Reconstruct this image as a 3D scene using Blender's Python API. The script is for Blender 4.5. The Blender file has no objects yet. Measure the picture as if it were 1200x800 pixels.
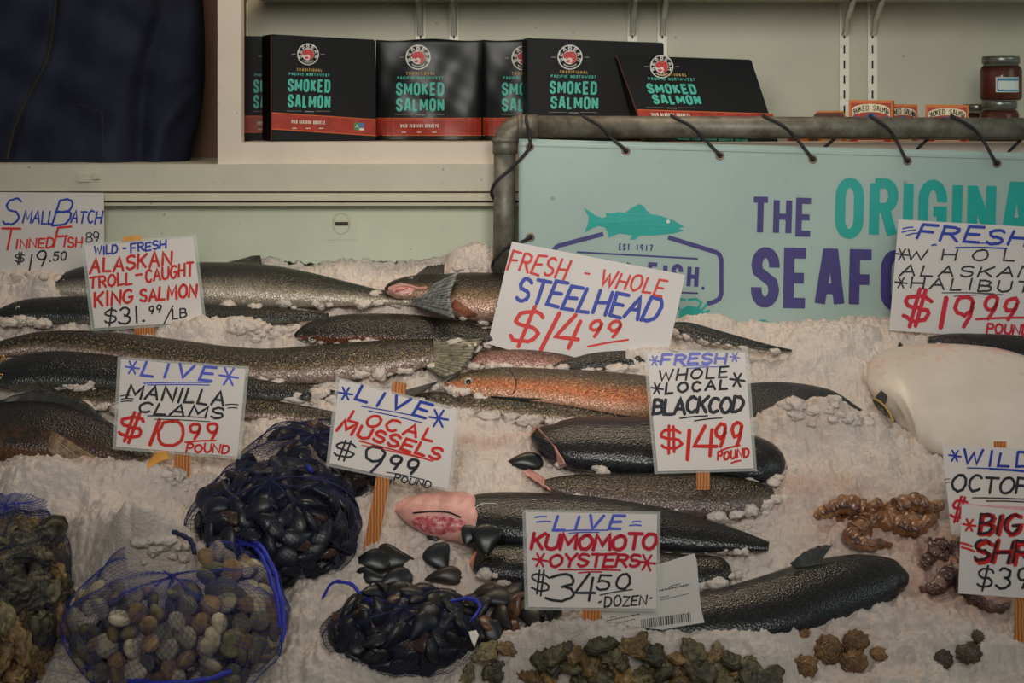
import bpy, bmesh, math, random
import numpy as np
from mathutils import Vector as V, Matrix, Quaternion
from mathutils.bvhtree import BVHTree
from mathutils.geometry import tessellate_polygon

C = bpy.context.scene.collection
random.seed(7)
rng = np.random.default_rng(7)

# ------------------------------------------------------------------ camera, light, exposure
FPX = 2286.0            # focal length in pixels of a 1200 wide frame
HOR = 120.0             # eye level in the photograph
EYE = V((0, 0, 1.6))
cam_d = bpy.data.cameras.new('camera'); cam_d.sensor_width = 36; cam_d.lens = 36 * FPX / 1200
cam_d.shift_y = -(400 - HOR) / 1200
cam = bpy.data.objects.new('camera', cam_d); C.objects.link(cam)
cam.location = EYE; cam.rotation_euler = (math.pi / 2, 0, 0)
bpy.context.scene.camera = cam
cam_d.dof.use_dof = True; cam_d.dof.focus_distance = 3.5; cam_d.dof.aperture_fstop = 9.0

vs = bpy.context.scene.view_settings
vs.view_transform = 'Standard'; vs.look = 'None'; vs.gamma = 1; vs.use_curve_mapping = False
vs.exposure = 0.25
wd = bpy.data.worlds.new('world'); bpy.context.scene.world = wd; wd.use_nodes = True
wd.node_tree.nodes['Background'].inputs[0].default_value = (0.95, 1.0, 0.97, 1)
wd.node_tree.nodes['Background'].inputs[1].default_value = 0.14

def aim(o, loc, target): o.location = loc; o.rotation_euler = (V(target) - V(loc)).to_track_quat('-Z', 'Y').to_euler()
def area(name, loc, target, sx, sy, power, color):
    d = bpy.data.lights.new(name, 'AREA'); d.shape = 'RECTANGLE'; d.size = sx; d.size_y = sy; d.energy = power; d.color = color
    o = bpy.data.objects.new(name, d); C.objects.link(o); aim(o, loc, target); return o
def spot(name, loc, target, deg, blend, power, color, soft=.32):
    d = bpy.data.lights.new(name, 'SPOT'); d.spot_size = math.radians(deg); d.spot_blend = blend; d.energy = power; d.color = color; d.shadow_soft_size = soft
    o = bpy.data.objects.new(name, d); C.objects.link(o); aim(o, loc, target); return o
area('street_daylight', (0.3, -1.6, 2.5), (0.0, 4.0, 1.4), 3.0, 1.2, 20, (0.97, 1.0, 0.96))
area('stall_lamp', (-0.05, 3.72, 2.6), (0.0, 3.45, 1.0), 1.2, 0.25, 5.5, (1.0, 0.80, 0.60))
area('side_daylight', (2.6, 2.4, 2.6), (0.5, 3.7, 1.2), 1.2, 1.2, 6, (0.8, 1.0, 0.96))
for sx in (-0.35, 0.45):
    spot('added_front_spot', (sx, 1.2, 2.15), (sx * .8, 3.9, 1.42), 52, .95, 68, (1.0, 0.94, 0.86))  # added unseen spots: signs and wall lit, ice falls off towards the front
for bx in (-0.62, -0.1, 0.5):  # added unseen point lights that put warm glints on the wet fish
    d = bpy.data.lights.new('glint_light', 'POINT'); d.energy = 2.8; d.shadow_soft_size = 0.03; d.color = (1.0, 0.74, 0.45)
    o = bpy.data.objects.new('glint_light', d); C.objects.link(o); o.location = (bx, 3.88, 2.45)

# ------------------------------------------------------------------ geometry of the place: pixel -> point
def ray(px, py): return V(((px - 600) / FPX, 1.0, (HOR - py) / FPX))
def P(px, py, D): return EYE + ray(px, py) * D
SL = math.atan2(0.534, 0.9)
SN, CS = math.sin(SL), math.cos(SL)
UP = V((0, CS, SN)); NR = V((0, -SN, CS)); EX = V((1, 0, 0))
O0 = V((0, 3.0, 1.6 - 0.892))                       # origin of the ice slope
def I(px, py, h=0.0):
    r = ray(px, py); D = ((O0 - EYE).dot(NR) + h) / r.dot(NR)
    return EYE + r * D
class Plane:
    def __init__(s, o, n): s.o = o; s.n = n.normalized()
    def __call__(s, px, py, off=0.0):
        r = ray(px, py); return EYE + r * ((s.o + s.n * off - EYE).dot(s.n) / r.dot(s.n))

# ------------------------------------------------------------------ materials
class NT:
    def __init__(s, name):
        s.m = bpy.data.materials.new(name); s.m.use_nodes = True; s.t = s.m.node_tree; s.b = s.t.nodes['Principled BSDF']
    def n(s, typ, **kw):
        nd = s.t.nodes.new(typ)
        for k, v in kw.items():
            if k.startswith('i_'):
                key = k[2:]; key = int(key) if key.isdigit() else key.replace('_', ' ')
                if isinstance(v, bpy.types.NodeSocket): s.t.links.new(v, nd.inputs[key])
                else: nd.inputs[key].default_value = v
            else: setattr(nd, k, v)
        return nd
    def set(s, **kw):
        for k, v in kw.items():
            key = k.replace('_', ' ')
            if isinstance(v, bpy.types.NodeSocket): s.t.links.new(v, s.b.inputs[key])
            else: s.b.inputs[key].default_value = v
        return s
    def obj(s): return s.n('ShaderNodeTexCoord').outputs['Object']
    def noise(s, scale, detail=4, rough=.6, vec=None):
        nd = s.n('ShaderNodeTexNoise', i_Scale=scale, i_Detail=detail, i_Roughness=rough)
        s.t.links.new(vec or s.obj(), nd.inputs['Vector']); return nd.outputs['Fac']
    def vor(s, scale, out='Distance', vec=None, feature='F1'):
        nd = s.n('ShaderNodeTexVoronoi', i_Scale=scale); nd.feature = feature
        s.t.links.new(vec or s.obj(), nd.inputs['Vector']); return nd.outputs[out]
    def attr(s, name): return s.n('ShaderNodeAttribute', attribute_name=name).outputs['Fac']
    def ramp(s, fac, stops, interp='LINEAR'):
        nd = s.n('ShaderNodeValToRGB'); s.t.links.new(fac, nd.inputs[0]); cr = nd.color_ramp; cr.interpolation = interp
        while len(cr.elements) < len(stops): cr.elements.new(.5)
        for e, (p, c) in zip(cr.elements, stops):
            e.position = p; e.color = (*c, 1) if not isinstance(c, (int, float)) else (c, c, c, 1)
        return nd.outputs[0]
    def math(s, op, a, b=0.0):
        return s.n('ShaderNodeMath', operation=op, i_0=a, i_1=b).outputs[0]
    def mix(s, fac, a, b, mode='MIX'):
        nd = s.n('ShaderNodeMix', data_type='RGBA', blend_type=mode)
        for key, v in ((0, fac), (6, a), (7, b)):
            if isinstance(v, bpy.types.NodeSocket): s.t.links.new(v, nd.inputs[key])
            else: nd.inputs[key].default_value = v if isinstance(v, (int, float)) else (*v, 1)
        return nd.outputs[2]
    def bump(s, h, strength=.3, dist=.002):
        nd = s.n('ShaderNodeBump', i_Strength=strength, i_Distance=dist); s.t.links.new(h, nd.inputs['Height'])
        s.t.links.new(nd.outputs[0], s.b.inputs['Normal']); return s
def L(r, g, b):                                      # sRGB 0..255 -> linear
    f = lambda c: (c / 255 / 12.92) if c / 255 <= .04045 else ((c / 255 + .055) / 1.055) ** 2.4
    return (f(r), f(g), f(b))
def flat(name, rgb, rough=.6, spec=.4, var=.12, scale=30, metal=0.0, bump=0.0, bscale=200):
    t = NT(name); a = t.noise(scale, 5)
    lo = tuple(c * (1 - var) for c in rgb); hi = tuple(min(1, c * (1 + var)) for c in rgb)
    t.set(Base_Color=t.ramp(a, [(.3, lo), (.7, hi)]), Roughness=rough, Metallic=metal); t.b.inputs['Specular IOR Level'].default_value = spec
    if bump: t.bump(t.noise(bscale, 3), bump)
    return t.m

def painted(name, rgb, stain=(70, 55, 40), amount=.12, rough=.5):
    t = NT(name); a = t.noise(6, 6, .65); b = t.noise(60, 3, .7); sp = t.vor(22)
    base = t.ramp(a, [(.3, tuple(c * .88 for c in rgb)), (.7, rgb)])
    m1 = t.ramp(b, [(.66, 0.0), (.78, 1.0)])
    c1 = t.mix(t.math('MULTIPLY', m1, amount), base, L(*stain))
    dots = t.ramp(sp, [(.03, 1.0), (.07, 0.0)])
    c2 = t.mix(t.math('MULTIPLY', dots, .55), c1, L(*stain))
    t.set(Base_Color=c2, Roughness=rough); t.bump(b, .08); return t.m

M = {}
M['wall'] = painted('painted_back_wall', L(206, 204, 182), amount=.06)
M['frame'] = painted('painted_frame', L(206, 192, 176), amount=.08)
M['ledge'] = painted('painted_ledge', L(188, 184, 164), amount=.35)
M['rail'] = painted('worn_rail', L(196, 188, 164), amount=.45)
M['panel'] = painted('pale_green_panel', L(200, 205, 180), amount=.12)
M['rust'] = flat('grimy_seam', L(62, 48, 38), .8)
M['shade'] = flat('dark_gap', L(48, 46, 42), .9)
M['brown'] = flat('brown_panel', L(96, 66, 46), .6)
M['dark'] = flat('dark_interior', L(46, 44, 42), .9)
M['steel'] = flat('zinc_steel', L(226, 224, 210), .25, metal=.35, var=.05)
M['upright'] = flat('white_upright', L(246, 244, 226), .4, var=.04)
M['slot'] = flat('slot_black', L(30, 28, 26), .9)
t = NT('navy_cloth'); a = t.noise(9, 4)
t.set(Base_Color=t.ramp(a, [(.3, L(30, 32, 44)), (.7, L(42, 46, 62))]), Roughness=.95, Specular_IOR_Level=.1); t.bump(t.noise(500, 2), .25); M['navy'] = t.m
M['seam'] = flat('dark_seam', L(44, 38, 34), .9)
M['box'] = flat('black_carton', L(20, 20, 21), .5, .18, var=.06)
t = NT('black_pouch'); t.set(Base_Color=(*L(18, 22, 21), 1), Roughness=.36, Specular_IOR_Level=.35); t.bump(t.noise(7, 1), .3, .02); M['pouch'] = t.m
M['teal'] = flat('teal_ink', L(72, 176, 158), .5, var=.05)
M['gold'] = flat('gold_ink', L(168, 138, 70), .5, var=.05)
M['redband'] = flat('red_band', L(150, 44, 28), .45, var=.3, scale=40)
M['orangeline'] = flat('orange_line', L(200, 96, 40), .5)
M['whiteink'] = flat('white_ink', L(212, 208, 198), .5, var=.04)
M['redink'] = flat('red_emblem', L(190, 62, 62), .5, var=.05)
M['greytext'] = flat('grey_ink', L(120, 120, 116), .5)
M['greenlabel'] = flat('green_label', L(60, 130, 90), .5)
M['bluelabel'] = flat('blue_label', L(70, 110, 170), .5)
t = NT('galvanised_pipe'); a = t.noise(24, 6, .7); b = t.noise(120, 3)
t.set(Base_Color=t.ramp(a, [(.3, L(70, 62, 52)), (.5, L(104, 100, 88)), (.72, L(132, 130, 118))]), Roughness=.5, Metallic=.3); t.bump(b, .2); M['pipe'] = t.m
t = NT('banner_vinyl'); a = t.noise(3, 4); sp = t.vor(9); n2 = t.noise(40, 4)
c0 = t.ramp(a, [(.3, L(150, 170, 164)), (.7, L(160, 182, 174))])
c1 = t.mix(t.math('MULTIPLY', t.ramp(sp, [(.025, 1.0), (.05, 0.0)]), .5), c0, L(110, 90, 60))
t.set(Base_Color=t.mix(t.math('MULTIPLY', t.ramp(n2, [(.62, 0.0), (.75, 1.0)]), .12), c1, L(120, 100, 60)), Roughness=.45); M['banner'] = t.m
M['bpurple'] = flat('banner_purple', L(60, 53, 116), .45, var=.06)
M['bteal'] = flat('banner_teal', L(8, 156, 146), .45, var=.06)
M['grommet'] = flat('brass_grommet', L(130, 112, 92), .4, metal=.6)
M['rope'] = flat('black_cord', L(34, 34, 36), .7, var=.2, bump=.3)
M['card'] = flat('white_card', L(222, 212, 206), .42, var=.025, scale=8)
M['card2'] = flat('grubby_card', L(205, 198, 194), .45, var=.04, scale=8)
t = NT('plastic_sleeve'); t.set(Base_Color=(.72, .74, .70, 1), Roughness=.18, Alpha=.28); M['sleeve'] = t.m
M['ink_red'] = flat('red_marker', L(204, 30, 22), .5, var=.12, scale=60)
M['ink_crimson'] = flat('crimson_marker', L(190, 12, 44), .5, var=.12, scale=60)
M['ink_blue'] = flat('blue_marker', L(30, 54, 158), .5, var=.12, scale=60)
M['ink_violet'] = flat('violet_marker', L(82, 92, 196), .5, var=.12, scale=60)
M['ink_faded'] = flat('faded_violet_marker', L(116, 120, 200), .5, var=.2, scale=90)
M['ink_black'] = flat('black_marker', L(36, 36, 44), .5, var=.1, scale=60)
M['ink_pink'] = flat('pink_smudge', L(214, 160, 166), .6, var=.15, scale=60)
t = NT('wood_stick'); w = t.n('ShaderNodeTexWave', i_Scale=60, i_Distortion=3.0); w.bands_direction = 'X'; t.t.links.new(t.obj(), w.inputs['Vector'])
t.set(Base_Color=t.ramp(w.outputs['Fac'], [(.2, L(150, 86, 36)), (.8, L(204, 128, 60))]), Roughness=.6); M['wood'] = t.m
M['peel'] = flat('yellow_wood', L(222, 156, 70), .5)
t = NT('crushed_ice'); a = t.noise(5, 5, .6); b = t.noise(260, 3, .7); c = t.noise(70, 3); st = t.noise(11, 4, .7)
base = t.ramp(a, [(.3, L(194, 181, 171)), (.7, L(212, 198, 187))])
stain = t.ramp(t.attr('stain'), [(0.0, 0.0), (1.0, 1.0)])
col = t.mix(t.math('MULTIPLY', t.math('MULTIPLY', stain, t.ramp(st, [(.35, .3), (.65, 1.0)])), .8), base, L(160, 96, 70))
t.set(Base_Color=col, Roughness=.42, Subsurface_Weight=.18, Subsurface_Radius=(.012, .010, .008), Subsurface_Scale=1.0, Specular_IOR_Level=.5)
t.bump(t.math('ADD', b, t.math('MULTIPLY', t.vor(210), .6)), .6, .003); M['ice'] = t.m
M['orangebox'] = flat('orange_carton', L(206, 112, 34), .5, var=.1)
M['redbox'] = flat('red_print', L(166, 50, 30), .5, var=.15)
M['cream'] = flat('cream_print', L(226, 214, 180), .5, var=.05)
M['blueprint'] = flat('blue_print', L(50, 92, 150), .5)
M['brownprint'] = flat('brown_side_print', L(80, 40, 30), .5)
t = NT('jar_glass'); t.set(Base_Color=(.9, .95, .92, 1), Roughness=.05, Transmission_Weight=1.0, IOR=1.3); M['glass'] = t.m
M['jarfood'] = flat('red_brown_preserve', L(112, 52, 40), .35, var=.3, scale=50)
M['lid'] = flat('grey_lid', L(120, 122, 114), .3, metal=.6)
M['jarlabel'] = flat('pale_label', L(206, 216, 206), .5, var=.04)
M['bluepaint'] = flat('blue_label_edge', L(50, 120, 150), .5)

def fish_mat(name, belly, mid, back, spots=None, dens=.22, gold=0.0, rough=.3, metal=.25, lo=.28, hi=.68, cut=None, mott=0, sscale=75, scale_bump=.45, scal=.55):
    t = NT(name); v = t.attr('v'); u = t.attr('u'); n1 = t.noise(18, 4, .6)
    vv = t.math('ADD', v, t.math('MULTIPLY', t.math('SUBTRACT', n1, .5), .22))
    col = t.ramp(vv, [(.06, belly), (lo, belly), ((lo + hi) / 2, mid), (hi, back), (.95, tuple(c * .8 for c in back))])
    if mott:
        col = t.mix(t.math('MULTIPLY', t.ramp(t.noise(38, 5, .7), [(.42, 0.0), (.6, 1.0)]), mott), col, back)
    if gold:  # gold flecks in the colour stand in for glints off the scales
        g = t.ramp(t.noise(240, 2, .6), [(.54, 0.0), (.64, 1.0)])
        band = t.ramp(v, [(.3, .1), (.6, 1.0), (.95, .5)])
        col = t.mix(t.math('MULTIPLY', t.math('MULTIPLY', g, band), gold), col, L(196, 164, 108))
    if spots:
        d = t.vor(sscale); m = t.ramp(d, [(dens, 1.0), (dens + .1, 0.0)])
        band = t.ramp(v, [(.5, 0.0), (.66, 1.0)])
        col = t.mix(t.math('MULTIPLY', t.math('MULTIPLY', m, band), .85), col, spots)
    if cut:
        cm = t.ramp(t.math('ADD', u, t.math('MULTIPLY', t.math('SUBTRACT', t.noise(30), .5), .03)), [(cut[0], 1.0), (cut[0] + .015, 0.0)])
        col = t.mix(cm, col, cut[1])
    sc = t.vor(300, 'Color'); col = t.mix(scal, col, t.ramp(sc, [(.15, .35), (.5, .9), (.85, 1.7)]), 'MULTIPLY')
    t.set(Base_Color=col, Roughness=rough, Metallic=metal, Specular_IOR_Level=.5)
    nz = t.math('ADD', t.vor(300), t.math('MULTIPLY', t.noise(45, 3), .8)); t.bump(nz, scale_bump, .0022); return t.m
M['f_king'] = fish_mat('king_salmon_skin', L(176, 166, 150), L(108, 103, 92), L(32, 35, 34), spots=L(20, 22, 20), dens=.16, lo=.30, hi=.70, rough=.3, scal=.4)
M['f_dark'] = fish_mat('dark_salmon_skin', L(104, 100, 92), L(48, 50, 48), L(20, 22, 22), spots=L(12, 12, 12), lo=.06, hi=.42, rough=.28, metal=.1, scal=.6)
M['f_speck'] = fish_mat('speckled_salmon_skin', L(160, 140, 130), L(92, 78, 60), L(30, 28, 23), spots=L(12, 12, 11), dens=.3, gold=.4, lo=.26, hi=.6, sscale=100, metal=.15, scal=.85)
M['f_coho'] = fish_mat('coppery_salmon_skin', L(116, 70, 48), L(56, 40, 31), L(22, 20, 18), spots=L(20, 19, 16), dens=.14, lo=.12, hi=.46, metal=.1)
M['f_steel'] = fish_mat('orange_steelhead_skin', L(190, 146, 118), L(172, 94, 56), L(58, 50, 34), spots=L(34, 29, 20), dens=.14, gold=.5, lo=.2, hi=.84, sscale=110, metal=.15)
M['f_cod'] = fish_mat('black_cod_skin', L(40, 40, 44), L(24, 24, 27), L(19, 19, 19), gold=.05, lo=.2, hi=.6, rough=.25, metal=0.0, scale_bump=.28)
M['f_codcut'] = fish_mat('headed_black_cod_skin', L(40, 40, 44), L(24, 24, 27), L(19, 19, 19), gold=.05, lo=.2, hi=.6, rough=.25, metal=0.0, cut=(.03, L(196, 130, 116)), scale_bump=.28)
M['f_grey'] = fish_mat('grey_cod_skin', L(106, 92, 88), L(72, 64, 60), L(34, 31, 26), gold=.3, lo=.3, hi=.82, cut=(.03, L(196, 128, 108)), rough=.28)
M['f_rock'] = fish_mat('brown_mottled_skin', L(104, 70, 44), L(70, 46, 30), L(22, 18, 15), mott=.75, lo=.1, hi=.8, metal=.05)
M['f_maroon'] = fish_mat('maroon_dark_skin', L(66, 46, 42), L(48, 38, 37), L(36, 35, 38), lo=.2, hi=.7, metal=.05)
M['f_pink'] = fish_mat('pinkish_flank_skin', L(168, 132, 122), L(122, 84, 76), L(76, 54, 46), lo=.2, hi=.9)
t = NT('halibut_belly'); a = t.noise(7, 4); r = t.noise(13, 4, .7)
c0 = t.ramp(a, [(.3, L(196, 184, 170)), (.7, L(214, 202, 190))])
t.set(Base_Color=t.mix(t.ramp(t.math('MULTIPLY', r, t.ramp(t.attr('v'), [(.72, .3), (.92, 1.0)])), [(.5, 0.0), (.66, .55)]), c0, L(200, 112, 92)), Roughness=.3, Specular_IOR_Level=.5); t.bump(t.noise(120, 3), .12); M['f_hal'] = t.m
def fin_mat(name, a, b, k=22, metal=.05):
    t = NT(name); cb = t.n('ShaderNodeCombineXYZ', i_X=t.math('MULTIPLY', t.attr('v'), k * 2.2), i_Y=t.math('MULTIPLY', t.attr('u'), 2.5))
    f = t.noise(1.0, 3, .6, cb.outputs[0]); s2 = t.math('ADD', f, t.math('MULTIPLY', t.math('SUBTRACT', t.noise(90, 3, .7), .5), .5))
    t.set(Base_Color=t.ramp(s2, [(.42, a), (.68, b)]), Roughness=.4, Metallic=metal); t.bump(f, .4, .001); return t.m
M['fin_dark'] = fin_mat('dark_fin', L(34, 34, 34), L(58, 58, 56))
M['fin_tail'] = fin_mat('streaked_tail_fin', L(40, 42, 44), L(150, 156, 158), 13)
M['fin_spot'] = fin_mat('spotted_tail_fin', L(42, 40, 34), L(164, 158, 130), 18)
M['fin_brown'] = fin_mat('brown_fin', L(82, 58, 38), L(186, 160, 128), 12)
M['fin_orange'] = fin_mat('orange_fin', L(110, 72, 56), L(190, 110, 80), 10)
M['eye'] = flat('fish_eye_ring', L(168, 162, 146), .15, metal=.3)
M['pupil'] = flat('fish_pupil', L(26, 26, 28), .08, spec=.8)
M['eyegold'] = flat('gold_eye_ring', L(190, 140, 60), .15, metal=.5)
M['slit'] = flat('dark_slit', L(30, 26, 24), .5)
M['pinkflesh'] = flat('pink_flesh', L(204, 150, 140), .3, var=.26, scale=24, bump=.35)
t = NT('red_gill'); a = t.noise(110, 3, .7); t.set(Base_Color=t.ramp(a, [(.36, L(150, 52, 62)), (.5, L(188, 96, 100)), (.66, L(220, 170, 162))]), Roughness=.3); t.bump(a, .5); M['redgill'] = t.m
M['lip'] = flat('pink_lip', L(190, 140, 130), .35)

def shell_mat(name, a, b, spot, rough=.2, ring=0, spec=.5):
    t = NT(name); n1 = t.noise(60, 4, .65); c = t.ramp(n1, [(.32, a), (.62, b)])
    c = t.mix(t.ramp(t.noise(26, 3, .6), [(.64, 0.0), (.74, .9)]), c, spot)
    rnd = t.n('ShaderNodeObjectInfo').outputs['Random']
    c = t.mix(1.0, c, t.ramp(rnd, [(0.0, .65), (.7, 1.0), (1.0, 1.5)]), 'MULTIPLY')
    if ring:
        w = t.math('SINE', t.math('MULTIPLY', t.attr('v'), ring)); c = t.mix(t.math('MULTIPLY', t.math('GREATER_THAN', w, .5), .3), c, tuple(x * .4 for x in a))
        t.bump(w, .5, .002)
    else: t.bump(n1, .2)
    t.set(Base_Color=c, Roughness=rough, Specular_IOR_Level=spec); return t.m
MUS = [shell_mat('blue_black_mussel', L(18, 19, 22), L(30, 31, 34), L(62, 50, 40), .32),
       shell_mat('brown_black_mussel', L(24, 21, 19), L(42, 34, 28), L(150, 100, 58), .35),
       shell_mat('dull_black_mussel', L(17, 17, 19), L(28, 28, 31), L(120, 120, 120), .4)]
CLM = [shell_mat('cream_clam', L(150, 136, 112), L(196, 180, 152), L(84, 70, 52), .5, 90),
       shell_mat('tan_clam', L(110, 86, 60), L(158, 126, 90), L(60, 46, 34), .5, 90),
       shell_mat('olive_clam', L(84, 78, 58), L(132, 122, 92), L(52, 46, 34), .5, 90),
       shell_mat('grey_clam', L(78, 72, 62), L(120, 110, 96), L(48, 42, 36), .5, 90)]
OYS = [shell_mat('grey_green_oyster', L(62, 56, 38), L(128, 114, 80), L(184, 150, 92), .5),
       shell_mat('brown_oyster', L(80, 62, 38), L(146, 114, 70), L(206, 160, 96), .45),
       shell_mat('dark_oyster', L(40, 38, 30), L(92, 84, 62), L(160, 136, 92), .5)]
M['brownshell'] = shell_mat('brown_ridged_shell', L(70, 50, 32), L(150, 108, 64), L(44, 32, 24), .3, 60)
M['darkshell'] = shell_mat('dark_ridged_shell', L(56, 46, 38), L(100, 84, 66), L(40, 34, 30), .35, 60)
t = NT('octopus_skin'); a = t.noise(24, 5, .7); r = t.noise(60, 4, .7)
t.set(Base_Color=t.ramp(a, [(.3, L(56, 40, 32)), (.5, L(128, 84, 52)), (.72, L(178, 132, 96))]), Roughness=.16, Specular_IOR_Level=.8); t.bump(r, .5, .004); M['octo'] = t.m
t = NT('purple_octopus_skin'); a = t.noise(30, 5, .7)
t.set(Base_Color=t.ramp(a, [(.3, L(48, 34, 34)), (.5, L(92, 64, 60)), (.72, L(150, 118, 110))]), Roughness=.25, Specular_IOR_Level=.6); t.bump(t.noise(70, 3), .5, .004); M['octodark'] = t.m
M['net'] = flat('blue_netting', L(48, 60, 140), .6)
M['netdark'] = flat('navy_netting', L(30, 36, 72), .6)
M['netbright'] = flat('bright_blue_cord', L(44, 54, 168), .5)
M['paper'] = flat('label_paper', L(204, 198, 192), .55, var=.03)
M['paperink'] = flat('printed_ink', L(66, 62, 62), .6)

# ------------------------------------------------------------------ mesh building and object book-keeping
class MB:
    def __init__(s): s.v = []; s.f = []; s.mi = []; s.u = []; s.w = []
    def add(s, p, u=0.0, w=0.0): s.v.append(V(p)); s.u.append(u); s.w.append(w); return len(s.v) - 1
    def face(s, idx, m=0): s.f.append(tuple(idx)); s.mi.append(m)
    def grid(s, pts, m=0, closed_u=False, uv=None):          # pts[i][j]
        n, k = len(pts), len(pts[0]); base = len(s.v)
        for i, row in enumerate(pts):
            for j, p in enumerate(row):
                a, b = uv(i, j) if uv else (i / max(1, n - 1), j / max(1, k - 1)); s.add(p, a, b)
        for i in range(n - 1):
            for j in range(k if closed_u else k - 1):
                jj = (j + 1) % k
                s.face((base + i * k + j, base + i * k + jj, base + (i + 1) * k + jj, base + (i + 1) * k + j), m)
        return base
    def cap(s, idx, m=0): s.face(idx, m)
    def hexa(s, a, m=0):                                      # 8 corners: bottom 0-3, top 4-7
        b = [s.add(p) for p in a]
        for q in ((0, 3, 2, 1), (4, 5, 6, 7), (0, 1, 5, 4), (1, 2, 6, 5), (2, 3, 7, 6), (3, 0, 4, 7)): s.face([b[i] for i in q], m)
    def box(s, lo, hi, m=0):
        (a, b, c), (d, e, f) = lo, hi
        s.hexa([(a, b, c), (d, b, c), (d, e, c), (a, e, c), (a, b, f), (d, b, f), (d, e, f), (a, e, f)], m); return s
    def prism(s, front, back, m=0):                          # two matching outlines
        n = len(front); a = [s.add(p) for p in front]; b = [s.add(p) for p in back]
        for t in tessellate_polygon([[V(p) for p in front]]): s.face([a[i] for i in t], m); s.face([b[i] for i in reversed(t)], m)
        for i in range(n): j = (i + 1) % n; s.face((a[i], b[i], b[j], a[j]), m)
        return s
    def tube(s, pts, r, n=8, m=0, closed=False):
        pts = [V(p) for p in pts]; k = len(pts); rr = r if isinstance(r, (list, tuple)) else [r] * k
        T = [(pts[min(i + 1, k - 1)] - pts[max(i - 1, 0)]).normalized() for i in range(k)]
        nrm = T[0].orthogonal().normalized(); rings = []
        for i in range(k):
            if i: nrm = (T[i - 1].rotation_difference(T[i]) @ nrm); nrm = (nrm - T[i] * nrm.dot(T[i])).normalized()
            bn = T[i].cross(nrm)
            rings.append([pts[i] + (nrm * math.cos(2 * math.pi * j / n) + bn * math.sin(2 * math.pi * j / n)) * rr[i] for j in range(n)])
        b = s.grid(rings, m, True)
        if not closed: s.face([b + j for j in reversed(range(n))], m); s.face([b + (k - 1) * n + j for j in range(n)], m)
        return s
    def lathe(s, prof, c, n=24, m=0, axis=None):             # prof: (r, z) around the vertical through c
        rings = [[V((c[0] + r * math.cos(2 * math.pi * j / n), c[1] + r * math.sin(2 * math.pi * j / n), c[2] + z)) for j in range(n)] for r, z in prof]
        b = s.grid(rings, m, True); k = len(prof); s.face([b + j for j in reversed(range(n))], m); s.face([b + (k - 1) * n + j for j in range(n)], m); return s
    def build(s, name, mats, parent=None, smooth=False, recenter=True):
        mats = mats if isinstance(mats, (list, tuple)) else [mats]
        if parent is not None:
            o0 = parent.location.copy(); q = parent.parent
            while q is not None: o0 += q.location; q = q.parent
        else:
            if recenter and s.v:
                lo = [min(p[i] for p in s.v) for i in range(3)]; hi = [max(p[i] for p in s.v) for i in range(3)]
                o0 = V(((lo[0] + hi[0]) / 2, (lo[1] + hi[1]) / 2, lo[2]))
            else: o0 = V((0, 0, 0))
        me = bpy.data.meshes.new(name); me.from_pydata([tuple(p - o0) for p in s.v], [], s.f); me.update()
        for m in mats: me.materials.append(m)
        if len(mats) > 1: me.polygons.foreach_set('material_index', s.mi)
        if smooth: me.polygons.foreach_set('use_smooth', [True] * len(s.f))
        at = me.attributes.new('u', 'FLOAT', 'POINT'); at.data.foreach_set('value', s.u)
        at = me.attributes.new('v', 'FLOAT', 'POINT'); at.data.foreach_set('value', s.w)
        o = bpy.data.objects.new(name, me); C.objects.link(o)
        if parent is not None: o.parent = parent
        else: o.location = o0
        return o
    def bvh(s): return BVHTree.FromPolygons([tuple(p) for p in s.v], s.f)

def tag(o, label, cat, group=None):
    o['label'] = label; o['category'] = cat
    if group: o['group'] = group
    return o
def thing(name, label, cat, loc, group=None):
    o = bpy.data.objects.new(name, None); C.objects.link(o); o.location = loc; o.empty_display_size = .05
    return tag(o, label, cat, group)
def struct(o): o['kind'] = 'structure'; return o
def lab(o, label): o['label'] = label; return o
def smooth_path(pts, n):                                     # Catmull-Rom through tuples
    a = np.array(pts, float); k = len(a); out = []
    for t in np.linspace(0, k - 1, n):
        i = min(int(t), k - 2); f = t - i
        p0, p1, p2, p3 = a[max(i - 1, 0)], a[i], a[i + 1], a[min(i + 2, k - 1)]
        out.append(.5 * (2 * p1 + (p2 - p0) * f + (2 * p0 - 5 * p1 + 4 * p2 - p3) * f * f + (3 * p1 - p0 - 3 * p2 + p3) * f ** 3))
    return np.array(out)
def polyline(pts, n):                                        # resample by length
    a = np.array([tuple(p) for p in pts], float); d = np.r_[0, np.cumsum(np.linalg.norm(np.diff(a, axis=0), axis=1))]
    return np.stack([np.interp(np.linspace(0, d[-1], n), d, a[:, i]) for i in range(a.shape[1])], 1)

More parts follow.
